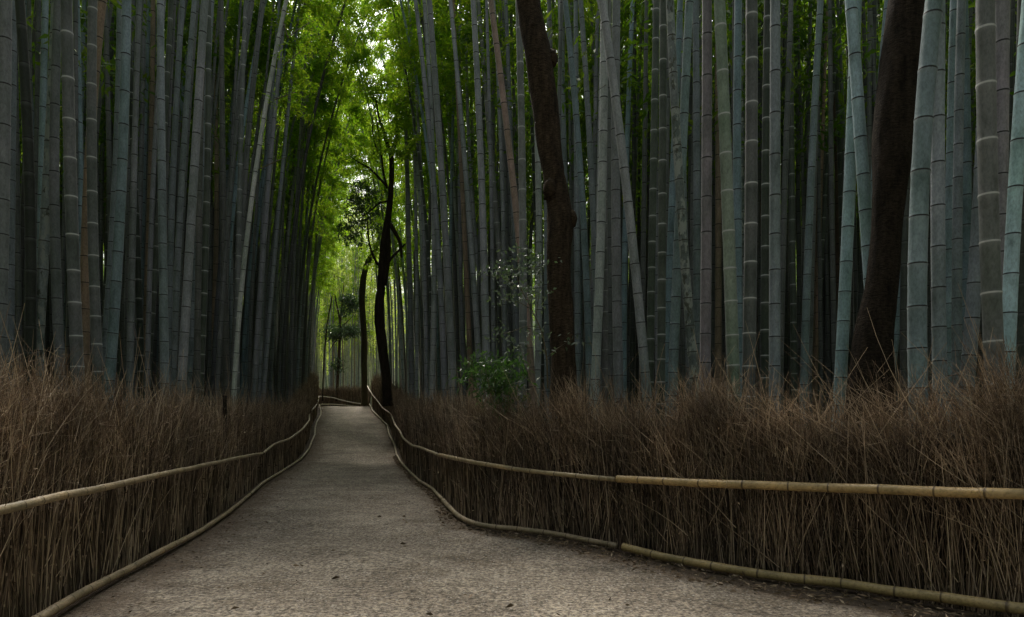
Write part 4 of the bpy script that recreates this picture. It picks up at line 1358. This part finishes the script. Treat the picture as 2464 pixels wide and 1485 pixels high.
# wooden post in the left fence
Zt = 9.0
b = W(541, 1100, Zt); b[2] = g(Zt)
po = tree_root('fence_post', b, 'weathered dark wooden post standing in the left brushwood fence', 'post')
part('post', [limb([(541, 1175), (541, 1060), (541, 952)], Zt, [10, 10, 9], sides=10, bump=.06, step=.08)], po, 'darkbark')

# ------------------------------------------------------------------ side branches and sprays on particular bamboos
def nearest(x, pred=lambda a: True):
    return min((a for a in ALL[:NHERO] if pred(a)), key=lambda a: abs(a['x'] - x))


lean = [a for a in ALL[:NHERO] if a['kind'] == 'pale'][0]


def side_branch(a, P_, w0=2.2, w1=.8):
    V, Fq, at = limb(P_, a['Z'], list(np.linspace(w0, w1, len(P_))), sides=5, bump=0, step=.05)
    at = {'rnd': np.full(len(V), .6)}
    link('branch', mesh_from('branch', V - a['base'], Fq, at, M['twig']), a['o'])


for P_ in ([(661, 240), (700, 225), (712, 222)], [(680, 160), (712, 133), (725, 122)], [(690, 92), (735, 60), (760, 48)], [(622, 408), (665, 388), (690, 378)], [(692, 90), (682, 55), (676, 20)]):
    side_branch(lean, P_, 3.2, 1.6)
V, Fq, at = join(blob_leaves([(683, 130, 16, 14, 60), (745, 60, 26, 12, 50), (705, 225, 10, 8, 20), (662, 245, 12, 10, 30)], lean['Z'], (.06, .12), .1, tuft=5))
link('foliage', mesh_from('foliage', V - lean['base'], Fq, at, M['leaf'], False), lean['o'])
a = nearest((1530 / 1.65) * .6016, lambda a: a['kind'] == 'blue')
V, Fq, at = join(blob_leaves([(640, 110, 40, 26, 700), (622, 140, 40, 34, 700), (655, 200, 30, 34, 380), (600, 100, 26, 14, 300), (620, 60, 40, 30, 500), (575, 20, 40, 24, 400), (640, 20, 50, 30, 600), (560, 70, 20, 20, 160)], a['Z'] + .4, (.08, .15), .1, tuft=6))
link('foliage', mesh_from('foliage', V - a['base'], Fq, at, M['leaf'], False), a['o'])
for hx, P_ in ((1452, [dc(665, 130, C_), dc(590, 290, C_), dc(500, 460, C_)]), (1452, [dc(720, 10, C_), dc(640, 180, C_), dc(610, 290, C_)]), (1380, [dc(380, 240, C_), dc(440, 280, C_), dc(505, 335, C_)]),
               (1430, [dc(430, 380, C_), dc(480, 520, C_), dc(500, 640, C_)]), (1430, [dc(575, 340, C_), dc(520, 500, C_), dc(525, 660, C_)]), (1480, [dc(700, 560, C_), dc(640, 600, C_), dc(550, 670, C_)]),
               (1265, [dc(30, 520, C_), dc(110, 580, C_), dc(190, 650, C_)]), (1265, [dc(60, 820, C_), dc(150, 880, C_), dc(230, 950, C_)]), (1500, [dc(650, 870, C_), dc(590, 930, C_), dc(550, 1010, C_)]),
               (1550, [dc(1000, 520, C_), dc(900, 640, C_), dc(870, 680, C_)]), (650, [dc(1080, 220, A), dc(1150, 310, A), dc(1200, 370, A)]), (700, [dc(890, 300, A), dc(960, 370, A), dc(1040, 440, A)])):
    side_branch(nearest(hx, lambda a: a['px'] > 12), P_, 1.6, .7)

for (x, y, rx, ry, n_, side) in ((905, 60, 60, 70, 700, 1), (870, 150, 45, 50, 420, 1), (915, 190, 50, 60, 520, 1), (835, 60, 40, 60, 480, -1), (790, 170, 50, 60, 520, -1), (770, 60, 60, 60, 500, -1), (840, 190, 30, 22, 160, -1),
                                 (930, 300, 40, 60, 340, 1), (875, 375, 34, 26, 200, 1), (800, 330, 40, 60, 340, -1), (880, 10, 60, 30, 320, 1)):
    a = min((q_ for q_ in ALL[NHERO:] if 16 < q_['Z'] < 26 and ((q_['x'] > 900) == (side > 0))), key=lambda q_: abs(q_['x'] - x) + 3 * rng.random())
    V, Fq, at = join(blob_leaves([(x, y, rx, ry, n_)], a['Z'], (.09, .16), .13, tuft=6))
    link('foliage', mesh_from('foliage', V - a['base'], Fq, at, M['leaf'], False), a['o'])

# ------------------------------------------------------------------ labels: each bamboo told apart by look and by counting from a landmark
_u = ['first', 'second', 'third', 'fourth', 'fifth', 'sixth', 'seventh', 'eighth', 'ninth', 'tenth', 'eleventh', 'twelfth', 'thirteenth', 'fourteenth', 'fifteenth', 'sixteenth', 'seventeenth', 'eighteenth', 'nineteenth']
ORD = list(_u)
for _t, _q in (('twenty', 'twentieth'), ('thirty', 'thirtieth'), ('forty', 'fortieth'), ('fifty', 'fiftieth')):
    ORD += [_q] + [_t + '-' + k for k in _u[:9]]


def hero(xc, col, kind):
    xx = (col + xc / 1.65) * .6016
    return min((a for a in ALL[:NHERO] if a['kind'] == kind), key=lambda a: abs(a['x'] - xx))


LMH = [(hero(570, A, 'brown'), 'the thick brown stem', 'thick dead brown bamboo, upright among blue-grey stems over the left fence'),
       (hero(1428, A, 'tan'), 'the slim tan stem', 'slim tan bamboo beside a white-ringed dark one, before the leaning pale stem'),
       (hero(1640, A, 'pale'), 'the bare leaning pole', 'bare pale bamboo pole leaning steeply toward the path with stubby side branches'),
       (hero(1202, C_, 'mottled'), 'the blotched pale stem', 'pale bamboo blotched with lichen, leaning left, right of the crooked tree'),
       (hero(1412, B_, 'brown'), 'the narrow brown stem', 'narrow upright brown bamboo among grey ones between the forked tree and the crooked tree'),
       (hero(862, C_, 'grey'), 'the slanting front stem', 'grey bamboo slanting strongly to the left across upright stems, right of the crooked tree'),
       (hero(1655, C_, 'greyring'), 'the wide ringed grey stem', 'wide upright grey bamboo with pinkish chalky rings, just right of the pale green ringed one'),
       (hero(768, D_, 'teal'), 'the bright teal stem', 'brightest pale teal bamboo leaning left in front of the massive dark trunk')]
LM = [(-500, 'the left picture edge'), (940, 'the black forked tree'), (1330, 'the crooked tree'), (2150, 'the massive dark trunk')] + [(h['x'] + .01, n) for h, n, _ in LMH]
LM.sort()
special = [id(h) for h, _, _ in LMH]
for front in (True, False):
    for (lx, ln_), nx in zip(LM, [l[0] for l in LM[1:]] + [9999]):
        grp = sorted([a for a in ALL if a['front'] == front and lx <= a['x'] < nx and id(a) not in special], key=lambda a: a['x'])
        cntk = {}
        for a in grp:
            size = ('thick' if a['px'] > 22 else 'medium' if a['px'] > 14 else 'slim') if front else ('background' if a['Z'] < 50 else 'distant')
            cntk.setdefault((size, WORD[a['kind']], a['lean']), []).append(a)
        for (size, wd_, le), lst in cntk.items():
            for i, a in enumerate(lst):
                where = 'counted from the left picture edge' if lx < -400 else 'right of ' + ln_
                ordw = (ORD[i] + ' ') if len(lst) > 1 else ''
                a['o']['label'] = f"{ordw}{size} {wd_} bamboo {where}" + (f", {le}" if le else (", upright" if front else ""))
for h, _, l in LMH:
    h['o']['label'] = l
for a in ALL:
    a['o']['category'] = 'bamboo'
    a['o']['group'] = 'bamboo stems of the grove'
print('bamboos', len(ALL), 'distinct labels', len({a['o']['label'] for a in ALL}))
